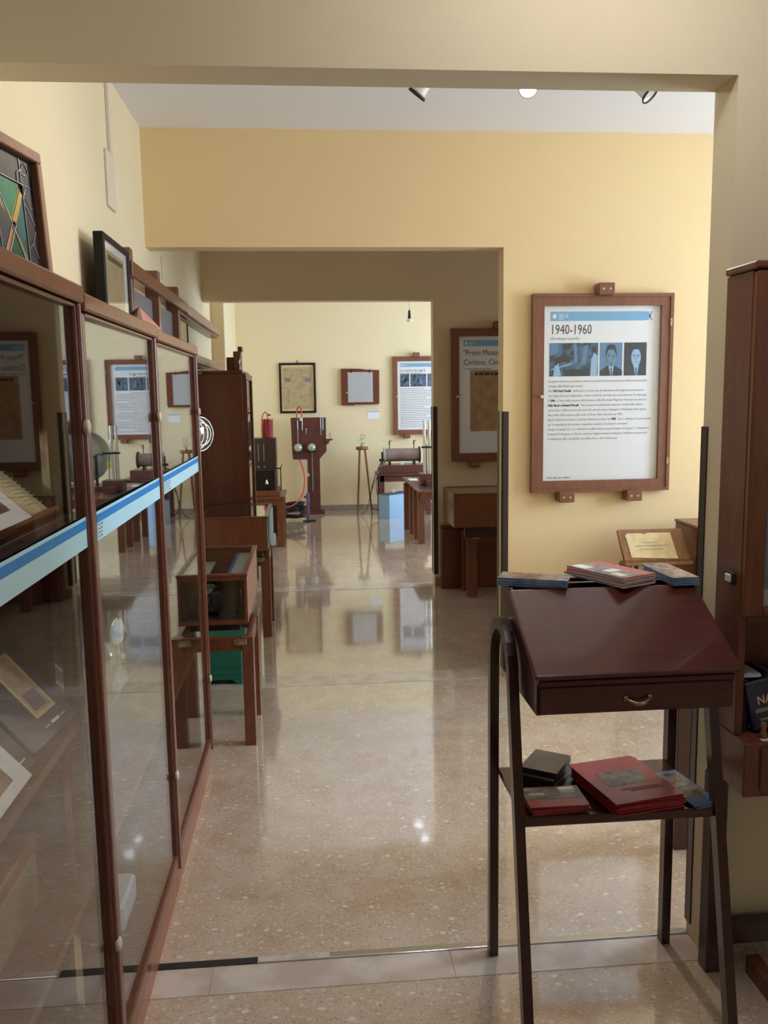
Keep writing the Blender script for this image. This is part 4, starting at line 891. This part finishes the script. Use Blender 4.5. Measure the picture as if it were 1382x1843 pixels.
t = thing('caption_label', 'small white caption label with a blue line under the grey-sheet frame', 'label', (.87, Y4, 1.24))
obj('card', B(.795, .955, Y4-.004, Y4-.001, 1.235, 1.345), M['white'], t); obj('blue_line', B(.80, .95, Y4-.0045, Y4-.0041, 1.328, 1.340), M['blue'], t)

# ------------------------------------------------------------------ tripod stool with glass bulb
t = thing('tripod_stand', 'tall thin three-legged wooden stand against the far wall', 'stand', (.70, 11.3, 0))
obj('top', MB().lathe([(0, 0), (.078, 0), (.082, .006), (.082, .034), (.078, .04), (0, .04)], Matrix.Translation((.69, 11.32, .845)), 24), M['pine'], t)
for a, b in (((.655, 11.28), (.618, 11.36)), ((.725, 11.28), (.80, 11.22)), ((.66, 11.35), (.632, 11.54))):
    obj('leg', MB().cyl((b[0], b[1], 0), (a[0], a[1], .846), .010, .014, n=8), M['pine'], t)
t = thing('glass_bulb', 'clear round glass bulb lamp on the tripod stand', 'bulb', (.69, 11.32, .886))
obj('foot', MB().lathe([(0, 0), (.025, 0), (.02, .015), (.012, .03), (0, .03)], Matrix.Translation((.69, 11.32, .8855)), 14), M['brass'], t)
obj('globe', MB().lathe(sph(.045), Matrix.Translation((.69, 11.32, .955)), 20), M['bulb'], t); obj('wire_handle', MB().tube([(.69, 11.32, 1.0), (.67, 11.32, 1.03), (.70, 11.32, 1.04), (.73, 11.32, 1.03), (.725, 11.32, 1.0)], .003), M['dkmetal'], t)
obj('filament', MB().cyl((.69, 11.32, .91), (.69, 11.32, .97), .004), M['brass'], t)

# ------------------------------------------------------------------ induction coil on a table
t = thing('side_table', 'low brown wooden table under the induction coil', 'table', (1.2, 11.3, 0))
obj('table_top', B(.86, 1.60, 11.02, 11.50, .520, .542, bev=.003), M['red'], t); obj('apron', B(.90, 1.56, 11.05, 11.075, .44, .519), M['red'], t)
for x, y in ((.895, 11.05), (1.50, 11.05), (.895, 11.42), (1.50, 11.42)): obj('leg', B(x, x+.06, y, y+.06, 0, .519, bev=.003), M['red'], t)
t = thing('induction_coil', 'large brown induction coil with a horizontal drum on a wooden base', 'coil', (1.2, 11.2, .54))
obj('base', B(.93, 1.52, 11.08, 11.42, .5425, .65, bev=.004), M['red'], t)
obj('drum', MB().cyl((.985, 11.22, .775), (1.425, 11.22, .775), .085, n=28), M['coil'], t)
for x in (.965, 1.425): obj('end_plate', MB().cyl((x, 11.22, .775), (x+.018, 11.22, .775), .105, n=28), M['blackm'] if x > 1 else M['greyb'], t)
for x in (1.04, 1.36):
    obj('cradle', MB().box(x-.012, x+.012, 11.14, 11.30, .651, .70, bev=.002), M['dkmetal'], t)
    obj('terminal', MB().cyl((x, 11.20, .86), (x, 11.20, .895), .006).cyl((x, 11.20, .90), (x, 11.20, .965), .008).cyl((x, 11.20, .95), (x+.03, 11.20, .965), .004), M['dkmetal'], t)
obj('interrupter', MB().box(.90, .965, 11.12, 11.18, .70, .73).cyl((.94, 11.15, .655), (.94, 11.15, .82), .012), M['dkmetal'], t)
obj('switch_block', B(.88, .925, 11.03, 11.10, .5425, .64, bev=.003), M['red'], t)
obj('white_ring', MB().tube([(1.19+.015*math.cos(a*PI/10), 11.075, .68+.018*math.sin(a*PI/10)) for a in range(20)], .006, 6, closed=True), M['wpaper'], t)
mb = MB(); mb.tube(smooth([(.93, 11.08, .72), (.86, 10.98, .60), (.80, 10.95, .45), (.76, 10.98, .25), (.78, 11.0, .10), (.86, 11.0, .08), (.90, 10.98, .12)], 2), .006, 6)
mb.tube(smooth([(.90, 11.0, .56), (.84, 10.94, .50), (.84, 10.96, .30), (.90, 10.99, .22)], 2), .004, 6); mb.tube([(.87, 10.99, .55), (.78, 10.95, .35), (.72, 11.05, .08), (.66, 11.15, .012)], .004, 6)
tag(obj('coil_wires', mb, M['dkmetal'], loc=(.85, 11, 0)), 'tangled dark wires hanging from the induction coil', 'wire')
# pale blue box
t = thing('blue_crate', 'pale blue painted box under the induction coil table', 'box', (1.1, 10.95, 0))
P0, P1, P2 = Vector((.986, 10.72, 0)), Vector((1.30, 10.98, 0)), Vector((.86, 10.85, 0)); P3 = P1+P2-P0
mb = MB(); mb.add([P0, P1, P3, P2]+[p+Vector((0, 0, .30)) for p in (P0, P1, P3, P2)], [(0, 1, 5, 4), (1, 2, 6, 5), (2, 3, 7, 6), (3, 0, 4, 7), (0, 3, 2, 1), (4, 5, 6, 7)])
obj('body', mb, M['bluebox'], t)
e = (P1-P0)*.03; mb = MB(); mb.add([p+Vector((0, 0, .3005)) for p in (P0, P1, P3, P2)]+[p+Vector((0, 0, .312)) for p in (P0, P1, P3, P2)], [(0, 1, 5, 4), (1, 2, 6, 5), (2, 3, 7, 6), (3, 0, 4, 7), (0, 3, 2, 1), (4, 5, 6, 7)])
obj('lid', mb, mat('slate_lid', srgb(70, 86, 104), .5), t)
obj('white_ring', MB().tube([(1.05+.014*math.cos(a*PI/10), 10.82, .345+.018*math.sin(a*PI/10)) for a in range(20)], .006, 6, closed=True), M['wpaper'], t)
obj('tag_stem', MB().cyl((1.05, 10.822, .312), (1.05, 10.822, .33), .004), M['dkmetal'], t)

# ------------------------------------------------------------------ long table with tubes and electrostatic machine (right of last room)
t = thing('long_bench', 'long teak bench on several square legs at the right of the last room', 'table', (1.6, 9.5, 0))
obj('bench_top', B(1.10, 2.25, 8.72, 10.28, .548, .572, bev=.003), M['bench'], t); obj('apron', MB().box(1.13, 2.22, 8.78, 8.80, .47, .547).box(1.13, 1.15, 8.80, 10.2, .47, .547), M['bench'], t)
for x, y in ((1.112, 8.84), (1.105, 9.16), (1.10, 9.50), (1.075, 9.82), (2.12, 8.84), (2.12, 9.82)): obj('leg', B(x, x+.066, y, y+.06, 0, .547 if x > 1.09 else .545, bev=.003), M['bench'], t)
t = thing('valve_tube_set', 'two upright chrome tubes clamped on a wooden block on the bench', 'instrument', (1.27, 9.3, .573))
obj('block', MB().box(1.19, 1.40, 9.22, 9.42, .5735, .70, bev=.003).box(1.24, 1.34, 9.10, 9.2, .5735, .64, bev=.003), M['red'], t)
for x in (1.245, 1.297): obj('chrome_tube', MB().cyl((x, 9.30, .70), (x, 9.30, 1.275), .0165, n=18), M['chrome'], t)
obj('clamp', B(1.215, 1.40, 9.275, 9.325, .975, .995, bev=.003), M['blackm'], t)
for x in (1.27, 1.345): obj('insulator', MB().lathe([(0, 0)]+[(.010 if i % 2 else .006, .02*i+.001) for i in range(16)]+[(0, .32)], Matrix.Translation((x, 9.33, .70)), 12), M['greyb'], t)
obj('yellow_sleeve', MB().cyl((1.345, 9.33, .82), (1.345, 9.33, .90), .015, n=14), M['yellow'], t)
for k, (x, y, m, lab) in enumerate(((1.19, 9.9, M['wpaper'], 'white leaflet at the far edge of the teak bench'), (1.20, 8.95, M['navy'], 'dark blue leaflet near the front edge of the teak bench'))):
    tag(obj('bench_leaflet', B(x-.05, x+.05, y-.12, y+.12, .5725, .5765), m, loc=(x, y, .5725)), lab, 'leaflet', 'leaflets on the teak bench')
t = thing('electrostatic_machine', 'electrostatic machine with two glass discs on a wooden base, mirrored in the cabinet glass', 'machine', (1.75, 9.5, .573))
obj('base', B(1.46, 1.90, 9.40, 9.85, .5735, .62, bev=.004), M['red'], t)
for k, yy in enumerate((9.60, 9.65)):
    obj('glass_disc', MB().lathe([(0, 0), (.27, 0), (.27, .005), (0, .005)], Matrix.Translation((1.64, yy, .93)) @ Matrix.Rotation(-.75, 4, 'Z') @ Matrix.Rotation(PI/2, 4, 'X'), 40), M['discg'], t)
obj('axle', MB().cyl((1.52, 9.50, .93), (1.78, 9.76, .93), .012).cyl((1.52, 9.50, .62), (1.52, 9.50, .95), .016).cyl((1.78, 9.76, .62), (1.78, 9.76, .95), .016), M['dkmetal'], t)
obj('discharge_rod', MB().tube([(1.52, 9.5, .95), (1.47, 9.45, .97), (1.42, 9.42, .95)], .007), M['dkmetal'], t)
# pendant
t = thing('pendant_socket', 'small black pendant lamp holder hanging from the ceiling of the last room', 'lamp', (1.06, 9.0, 2.87))
obj('cord', MB().cyl((1.06, 9.0, 2.869), (1.06, 9.0, 2.41), .002, n=6), M['inkg'], t); obj('holder', MB().lathe([(.004, .09), (.012, .08), (.017, .0), (0, 0)], Matrix.Translation((1.06, 9.0, 2.325)), 14), M['blackm'], t)
obj('shade_ring', MB().lathe([(.0, 0), (.03, .0), (.036, .014), (.02, .026), (0, .028)], Matrix.Translation((1.06, 9.0, 2.30)), 16), M['wpaper'], t)

# ------------------------------------------------------------------ shaded corner: chest below the showcase
t = thing('brown_chest', 'plain dark brown chest behind the leg of the shaded showcase', 'chest', (1.4, 6.76, 0))
obj('body', B(1.035, 1.82, 6.725, 6.812, .0, .49, bev=.003), M['tall'], t); obj('lid', B(1.03, 1.825, 6.722, 6.814, .4905, .51, bev=.003), M['tall'], t)

# ------------------------------------------------------------------ easel-like stand behind the lectern
t = thing('pine_stand', 'old wooden stand with a sloping board, behind the lectern', 'stand', (1.74, 4.2, 0))
mb = MB(); mb.prism([(4.14, .70), (4.14, .712), (4.26, .846), (4.27, .835), (4.16, .70)], 'x', 1.565, 1.905); obj('sloping_board', mb, M['pine'], t)
obj('ledge', B(1.56, 1.915, 4.12, 4.20, .683, .699, bev=.003), M['pine'], t)
for x in (1.572, 1.845): obj('leg', B(x, x+.055, 4.20, 4.245, 0, .682, bev=.003), M['pine'], t)
obj('stretcher', B(1.627, 1.845, 4.21, 4.235, .25, .30, bev=.003), M['pine'], t)
for x in (1.645, 1.83): obj('iron_fitting', B(x, x+.014, 4.20, 4.22, .58, .675), M['blackm'], t)
mb = MB(); pr = [(1.602, .722), (1.84, .712), (1.838, .828), (1.72, .830), (1.70, .824), (1.68, .829), (1.61, .829), (1.596, .818), (1.60, .81)]
mb.add([(x, 4.14+(z-.712)*.895-.003, z) for x, z in pr]+[(x, 4.14+(z-.712)*.895-.0015, z) for x, z in pr], [tuple(range(9)), tuple(reversed(range(9, 18)))]+[(i, i+9, (i+1) % 9+9, (i+1) % 9) for i in range(9)])
t2 = obj('torn_document', mb, M['cream'], loc=(1.72, 4.18, .77)); tag(t2, 'cream torn-edged document pinned on the wooden stand', 'document')
lm = MB()
for r, (a, b) in enumerate(((1.68, 1.76), (1.63, 1.81), (1.66, 1.78))):
    z = .785-r*.015; y = 4.14+(z-.712)*.895-.0035; lm.quad([(a, y, z), (b, y, z), (b, y+.0025, z+.003), (a, y+.0025, z+.003)])
obj('print_lines', lm, M['inkb'], t2)
t = thing('side_box', 'narrow brown wooden panel case beside the wooden stand', 'case', (1.98, 4.2, 0))
obj('body', B(1.935, 2.25, 4.06, 4.40, .0, .86, bev=.004), M['tall'], t); obj('lid', B(1.93, 2.255, 4.055, 4.405, .8605, .875, bev=.004), M['frame'], t)
t = thing('side_bench', 'dark wooden bench leg and pale top edge glimpsed beside the right jamb', 'table', (1.4, 2.9, 0))
for x, y in ((1.20, 2.66), (1.70, 2.66), (1.33, 2.80), (1.70, 2.80)): obj('leg', B(x, x+.05, y, y+.05, 0, .60, bev=.003), M['mahod'], t)
obj('bench_top', B(1.17, 1.78, 2.63, 2.88, .60, .625, bev=.003), M['pine'], t)

# ------------------------------------------------------------------ lectern
def lectern():
    t = thing('lectern', 'dark mahogany slant-top lectern on slim arched legs, in the foreground', 'lectern', (.72, 2.0, 0))
    xa, xb = .492, .948; yf, yb = 1.815, 2.185; zb, zf, zt = .832, .920, 1.055
    # side panels
    for x in (xa, xb-.014): obj('side_panel', MB().prism([(yf+.006, zb), (yb, zb), (yb, zt), (2.07, zt), (yf+.006, zf-.004)], 'x', x, x+.014), M['maho'], t)
    obj('back_panel', B(xa+.014, xb-.014, yb-.012, yb, zb, zt-.002), M['maho'], t); obj('bottom_board', B(xa+.014, xb-.014, yf+.012, yb-.012, zb, zb+.010), M['mahod'], t)
    dr = obj('drawer', MB().box(xa+.004, xb-.004, yf-.006, yf+.006, zb+.004, zf-.020, bev=.003), M['maho'], t)
    hd = MB().tube([(.690, yf-.008, .868), (.697, yf-.018, .866), (.712, yf-.024, .860), (.727, yf-.024, .861), (.742, yf-.018, .867), (.750, yf-.008, .870)], .004, 8, rs=[.002, .004, .0052, .0052, .004, .002])
    hd.lathe([(0, 0), (.007, 0), (.006, .004), (0, .005)], Matrix.Translation((.692, yf-.0062, .868)) @ Matrix.Rotation(PI/2, 4, 'X'), 10).lathe([(0, 0), (.007, 0), (.006, .004), (0, .005)], Matrix.Translation((.748, yf-.0062, .869)) @ Matrix.Rotation(PI/2, 4, 'X'), 10)
    obj('handle', hd, M['brass'], dr)
    obj('front_rail', B(xa, xb, yf-.008, yf+.012, zf-.019, zf-.004, bev=.003), M['maho'], t)
    # sloping lid
    a = math.atan2(zt-zf, 2.07-yf); L = math.hypot(zt-zf, 2.07-yf)
    mx = Matrix.Translation((0, yf-.012, zf)) @ Matrix.Rotation(a, 4, 'X')
    obj('lid', MB().box(xa-.010, xb+.010, -.004, L+.004, 0, .014, bev=.005, mx=mx, seg=3), M['maho'], t)
    # tray behind the lid
    tz = zt
    obj('tray_floor', B(xa+.014, xb-.014, 2.075, yb-.012, zt-.030, zt-.022), M['mahod'], t)
    obj('tray_rim', MB().box(xa, xb, yb-.008, yb+.004, zt, zt+.010, bev=.002).box(xa, xa+.010, 2.085, yb-.008, zt, zt+.010, bev=.002).box(xb-.010, xb, 2.085, yb-.008, zt, zt+.010, bev=.002), M['maho'], t)
    # arched side legs: rear leg, arch, splayed front leg -- three swept pieces on each side
    for nm_x, side in ((xa-.030, -1), (xb+.006, 1)):
        def strip(pts, w0=.030, thk=.024):
            mb = MB(); n = len(pts); vs = []
            for i, (y, z) in enumerate(pts):
                p = Vector((y, z)); q0 = Vector(pts[max(0, i-1)]); q1 = Vector(pts[min(n-1, i+1)]); d = (q1-q0).normalized(); nr = Vector((-d.y, d.x))
                for s_, xx in ((-1, nm_x), (1, nm_x), (1, nm_x+thk), (-1, nm_x+thk)):
                    c = p+nr*s_*w0/2; vs.append((xx, c.x, c.y))
            fs = []
            for i in range(n-1):
                for j in range(4): fs.append((i*4+j, i*4+(j+1) % 4, i*4+4+(j+1) % 4, i*4+4+j))
            fs += [(3, 2, 1, 0), (n*4-4, n*4-3, n*4-2, n*4-1)]
            mb.add(vs, fs); return mb
        rear = [(2.190, .0), (2.190, .45), (2.190, .86)]
        front = [(1.790, .0), (1.880, .42), (1.945, .72), (1.975, .86)]
        arch = [(2.190, .86)]+[((2.190+1.975)/2+(.1075)*math.cos(PI*k/12), .86+.115*math.sin(PI*k/12)) for k in range(1, 12)]+[(1.975, .86)]
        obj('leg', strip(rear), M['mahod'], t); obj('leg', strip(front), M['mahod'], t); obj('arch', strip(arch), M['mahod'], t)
    for x in (xa-.006, xb-.002): obj('bolt', MB().cyl((x-.0, 2.08, .985), (x+.008, 2.08, .985), .007, n=10), M['chrome'], t)
    # lower shelf
    obj('shelf', B(xa-.006, xb+.006, 1.905, 2.195, .530, .544, bev=.003), M['maho'], t)
    obj('shelf_rail', MB().box(xa-.006, xb+.006, 1.898, 1.912, .524, .548, bev=.003), M['maho'], t)
lectern()

def stack(name, n, x, y, z, rz, w, l, th, top, side, fn_label, cat, group, tilt=0, pic=None, rng=5, jit=.006):
    rr = random.Random(rng)
    for i in range(n):
        mx = Matrix.Translation((x, y, z)) @ Matrix.Rotation(tilt, 4, 'X') @ Matrix.Translation((rr.uniform(-jit, jit), rr.uniform(-jit, jit), i*(th+.0003))) @ Matrix.Rotation(rz+rr.uniform(-.05, .05), 4, 'Z')
        last = i == n-1; up = n-1-i
        t = thing(name, fn_label(up), cat, tuple(mx.translation), group)
        obj('pages', MB().box(-w/2+.001, w/2-.001, -l/2+.001, l/2-.001, .0002, th-.0006, mx=mx), side, t)
        obj('cover', MB().box(-w/2, w/2, -l/2, l/2, th-.0006, th, mx=mx), top, t)
        if last and pic:
            for q, (a, b, c, d, m) in enumerate(pic): obj('cover_picture', MB().box(a, b, c, d, th, th+.0004*(1+min(q, 1)), mx=mx), m, t)
ORD = ['', 'second', 'third', 'fourth', 'fifth', 'sixth', 'seventh', 'eighth', 'lowest']
def lab(base_top, base_low): return lambda up: base_top if up == 0 else base_low % ORD[up]
al = math.radians(28)
stack('leaflet', 3, .560, 2.105, 1.069, 1.20, .075, .175, .0065, M['lpic'], M['lblue'], lab('uppermost blue leaflet with glossy pictures at the left end of the lectern tray', 'blue leaflet, %s from top of the bundle at the left of the lectern tray'), 'leaflet', 'blue leaflets at the left of the lectern tray', -.0, [(-.03, .03, -.06, .06, M['lpic2'])], 1, .003)
stack('brochure', 4, .765, 2.130, 1.069, .50, .115, .20, .0065, M['redc'], M['wpaper'], lab('top brochure with white and brown squares in the middle of the lectern tray', 'red brochure, %s from top of the middle bundle in the lectern tray'), 'brochure', 'brochures in the middle of the lectern tray', .0, [(-.057, .02, -.099, .099, M['lpic2']), (-.05, -.015, .04, .09, M['wpaper']), (-.03, .012, -.03, .0, M['wpaper']), (-.045, -.02, -.08, -.04, M['wpaper'])], 2, .004)
stack('leaflet', 3, .925, 2.125, 1.069, .06, .070, .185, .0065, M['lpic'], M['lblue'], lab('uppermost blue leaflet with a silvery cover at the right end of the lectern tray', 'blue leaflet, %s from top of the bundle at the right of the lectern tray'), 'leaflet', 'blue leaflets at the right of the lectern tray', .0, [(-.028, .028, -.085, .06, M['lpic'])], 3, .002)
# lower shelf
stack('black_booklet', 3, .592, 2.105, .5455, -.62, .098, .125, .016, M['box'], M['navy2'], lab('top grey-brown booklet of the small stack at the back left of the lectern shelf', 'black booklet, %s from top of the dark stack on the lectern shelf'), 'booklet', 'booklets at the back left of the lectern shelf', 0, None, 4, .005)
stack('photo_brochure', 4, .575, 1.958, .5485, .04, .145, .105, .005, M['redc'], M['pageside'], lab('top red brochure with a photo strip at the front left of the lectern shelf', 'red brochure, %s from top of the photo brochure stack on the lectern shelf'), 'brochure', 'red photo brochures at the front left of the lectern shelf', 0, [(-.07, .07, -.012, .05, M['lpic2']), (-.06, -.02, .005, .02, M['wpaper']), (.02, .06, .012, .045, M['wpaper'])], 5, .002)
stack('red_folder', 9, .772, 2.005, .5485, .17, .185, .235, .0035, M['redc'], M['pageside'], lab('top bright red folder with a photograph on the lectern shelf', 'red folder, %s from top of the tall red stack on the lectern shelf'), 'folder', 'red folders stacked on the lectern shelf', 0, [(-.055, .06, -.03, .045, M['lpic2']), (-.04, .07, -.056, -.052, M['pink']), (-.02, .07, -.066, -.062, M['pink'])], 6, .004)
stack('blue_leaflet', 2, .925, 1.995, .5485, .2, .075, .19, .004, M['lblue'], M['lblue'], lab('top blue glossy leaflet at the right end of the lectern shelf', 'blue leaflet, %s from top of the pair at the right of the lectern shelf'), 'leaflet', 'blue leaflets at the right of the lectern shelf', 0, [(-.03, .03, -.05, .08, M['lpic'])], 7, .003)

# ------------------------------------------------------------------ right-hand secretary cabinet
def secretary():
    t = thing('secretary_cabinet', 'tall brown secretary cabinet with a glazed upper door at the right edge', 'cabinet', (1.4, 2.03, 0))
    x0, x1 = 1.034, 1.90; yb = 2.095
    # glazed hutch
    obj('side_panel', MB().box(x0, x0+.020, 1.968, yb, .70, 1.825, bev=.002), M['hutch'], t); obj('side_panel', B(x1-.02, x1, 1.968, yb, .70, 1.825, bev=.002), M['hutch'], t)
    obj('back_panel', B(x0+.02, x1-.02, yb-.010, yb, .70, 1.825), M['hutch'], t)
    obj('top_board', B(x0-.006, x1+.006, 1.945, yb, 1.826, 1.844, bev=.004), M['hutch'], t)
    d = obj('door', MB().box(x0+.0, x0+.050, 1.946, 1.966, 1.005, 1.822, bev=.004).box(x1-.05, x1, 1.946, 1.966, 1.005, 1.822, bev=.004).box(x0+.05, x1-.05, 1.946, 1.966, 1.005, 1.022, bev=.003).box(x0+.05, x1-.05, 1.946, 1.966, 1.78, 1.822, bev=.003).box(x0+.05, x1-.05, 1.948, 1.964, 1.385, 1.41, bev=.003), M['bench'], t)
    obj('glass_pane', B(x0+.05, x1-.05, 1.954, 1.958, 1.022, 1.78), M['glass'], d)
    obj('shelf', B(x0+.021, x1-.021, 1.97, yb-.011, .985, 1.0), M['bench'], t)
    # desk part
    obj('desk_body', MB().box(x0+.0, x1, 1.915, yb, .56, .698, bev=.003), M['bench'], t)
    obj('desk_drawer', B(x0+.04, x1-.04, 1.905, 1.914, .575, .685, bev=.003), M['bench'], t)
    for x in (x0-.012, x1-.05): obj('leg', MB().box(x, x+.045, 2.045, yb, 0, .558, bev=.004), M['mahod'], t)
    for x in (x0+.05, x1-.05): obj('leg', MB().box(x, x+.045, 1.93, 1.97, 0, .558, bev=.004), M['mahod'], t) if x > 1.5 else None
    obj('foot_rail', MB().box(x0+.033, x1-.05, 2.05, 2.09, .075, .135, bev=.003), M['mahod'], t)
    obj('foot_runner', MB().prism([(2.04, .0), (1.62, .0), (1.62, .035), (2.04, .05)], 'x', 1.13, 1.165), M['bench'], t)
    obj('switch_plate', MB().box(x0-.006, x0-.0005, 1.99, 2.045, 1.075, 1.105, bev=.002), M['darkg'], t); obj('switch', B(x0-.012, x0-.0065, 2.0, 2.028, 1.080, 1.100, bev=.002), M['wplastic'], t)
    # things inside
    p = thing('bluelit_sheet', 'paper sheet behind the secretary cabinet glass, bluish light put into its colour', 'sheet', (1.4, 2.07, 1.0)); obj('paper', B(x0+.03, x1-.04, 2.065, 2.07, 1.0005, 1.77), mat('bluelit_paper', srgb(150, 180, 214), .5), p)  # bluish light and reflection at the glass are painted into the paper colour
    obj('red_rule', B(x0+.03, x1-.04, 2.062, 2.0645, 1.062, 1.070), M['pink'], p); obj('white_foot', B(x0+.03, x1-.04, 2.060, 2.0635, 1.0005, 1.045), M['wpaper'], p)
    for k, (dx, tl, h, m, lb) in enumerate(((0.0, .0, .135, M['navy2'], 'thin black book upright at the left of the secretary niche'), (.022, .30, .150, M['navy'], 'leaning dark blue book with pale lettering in the secretary niche'), (.075, .32, .150, M['navy2'], 'black book leaning behind the lettered blue one in the secretary niche'))):
        mx = Matrix.Translation((x0+.024+dx, 1.985, .6995+(.03*math.sin(tl) if tl else 0))) @ Matrix.Rotation(tl, 4, 'Y')
        b = thing('niche_book', lb, 'book', (x0+.03+dx, 2.0, .70), 'books in the secretary niche')
        obj('cover', MB().box(0, .018+.012*bool(k), 0, .09, 0, h, mx=mx, bev=.002), m, b)
    mx = Matrix.Translation((x0+.050, 1.972, .715)) @ Matrix.Rotation(-.22, 4, 'Y') @ Matrix.Rotation(0, 4, 'X')
    b = thing('niche_book', 'dark blue book cover with two pale title lines facing out of the secretary niche', 'book', (x0+.09, 1.97, .70), 'books in the secretary niche')
    obj('cover', MB().box(0, .16, 0, .012, -.010, .115, mx=mx, bev=.002), M['navy'], b)
    text('NAN', .030, M['cream'], b, mx @ face_mx(.022, -.0006, .056), .9, 'title', .0006); obj('title_line', MB().box(.014, .105, -.0006, -.0001, .034, .044, mx=mx).box(.022, .09, -.0006, -.0001, .012, .018, mx=mx), M['inkb'], b)
    tag(obj('paper_pile', MB().box(x0+.023, x0+.075, 1.99, 2.07, .839, .847, mx=None), M['wpaper'], loc=(x0+.05, 2.03, .839)), 'pale paper lying on top of the books in the secretary niche', 'paper')
    b = thing('wooden_peg', 'small turned wooden figure standing before the niche books', 'figurine', (x0+.068, 1.95, .699)); obj('body', MB().lathe([(0, 0), (.010, 0), (.008, .015), (.006, .022), (.009, .032), (.006, .04), (0, .042)], Matrix.Translation((x0+.062, 1.945, .6985)), 14), M['pine'], b)
    tag(obj('white_slip', B(x0+.05, x0+.10, 1.925, 1.94, .6985, .6995), M['wpaper'], loc=(x0+.08, 1.93, .6985)), 'small white slip on the secretary desk edge', 'paper')
secretary()

# ------------------------------------------------------------------ ceiling spotlights
def spot(x, y, lit, label, aim=(0, -.5, -1)):
    t = thing('ceiling_spotlight', label, 'spotlight', (x, y, HC), 'ceiling spotlights in the second room')
    d = Vector(aim).normalized(); c = Vector((x, y, HC-.075))
    obj('base', MB().cyl((x, y, HC-.018), (x, y, HC-.0005), .045, n=20), M['wplastic'], t); obj('arm', MB().cyl((x, y, HC-.018), tuple(c), .008), M['wplastic'], t)
    mx = Matrix.Translation(c) @ d.to_track_quat('Z', 'Y').to_matrix().to_4x4()
    obj('can', MB().lathe([(0, -.055), (.022, -.055), (.028, -.04), (.030, .03), (.036, .045), (.034, .045), (.028, .032), (.0, .028)], mx, 20), M['wplastic'], t)
    obj('rim', MB().lathe([(.036, .040), (.041, .046), (.040, .052), (.034, .046)], mx, 20, cap=False), M['wplastic'] if lit else M['blackm'], t)
    obj('lens', MB().lathe([(0, .038), (.031, .036)], mx, 20), M['lit'] if lit else M['greyb'], t)
    if lit:
        l = bpy.data.lights.new('spot_beam', 'SPOT'); l.energy = 42; l.color = (1, .88, .70); l.spot_size = math.radians(150); l.spot_blend = .8; l.shadow_soft_size = .03
        o = bpy.data.objects.new('spot_beam', l); COL.objects.link(o); o.location = c+d*.06; o.rotation_euler = d.to_track_quat('-Z', 'Y').to_euler()
spot(.50, 3.66, False, 'left white ceiling spotlight, unlit, seen under the lintel', (-.6, .3, -.8))
spot(.93, 3.66, True, 'glowing middle ceiling spotlight seen under the lintel', (-.25, -1, -.55))
spot(1.41, 3.66, False, 'right ceiling spotlight with a dark rim, unlit', (.7, -.5, -.9))
for x, y in ((1.05, 8.05), (1.02, 8.33)):
    t = thing('ceiling_lamp', 'round ceiling lamp in the last room, %s of two, mirrored in the floor' % ('nearer' if y < 8.2 else 'farther'), 'lamp', (x, y, HC), 'ceiling lamps in the last room')
    obj('base', MB().cyl((x, y, HC-.02), (x, y, HC-.0005), .06, n=20), M['wplastic'], t); obj('lens', MB().cyl((x, y, HC-.026), (x, y, HC-.0205), .045, n=20), mat('lamp_glow_cool', (1, 1, 1, 1), .3, emis=(.75, .88, 1, 1), es=6), t)
# unseen ceiling lamp of the first room, placed to light the upper front wall
t = thing('unseen_ceiling_lamp', 'unseen ceiling lamp above the view in the first room, placed to brighten the front wall', 'lamp', (.7, 1.45, HC))
obj('base', MB().cyl((.7, 1.45, HC-.03), (.7, 1.45, HC-.0005), .10, n=24), M['wplastic'], t); obj('diffuser', MB().cyl((.7, 1.45, HC-.06), (.7, 1.45, HC-.031), .22, n=24), mat('diffuser_glow', (1, 1, 1, 1), .3, emis=(1, .95, .90, 1), es=16), t)
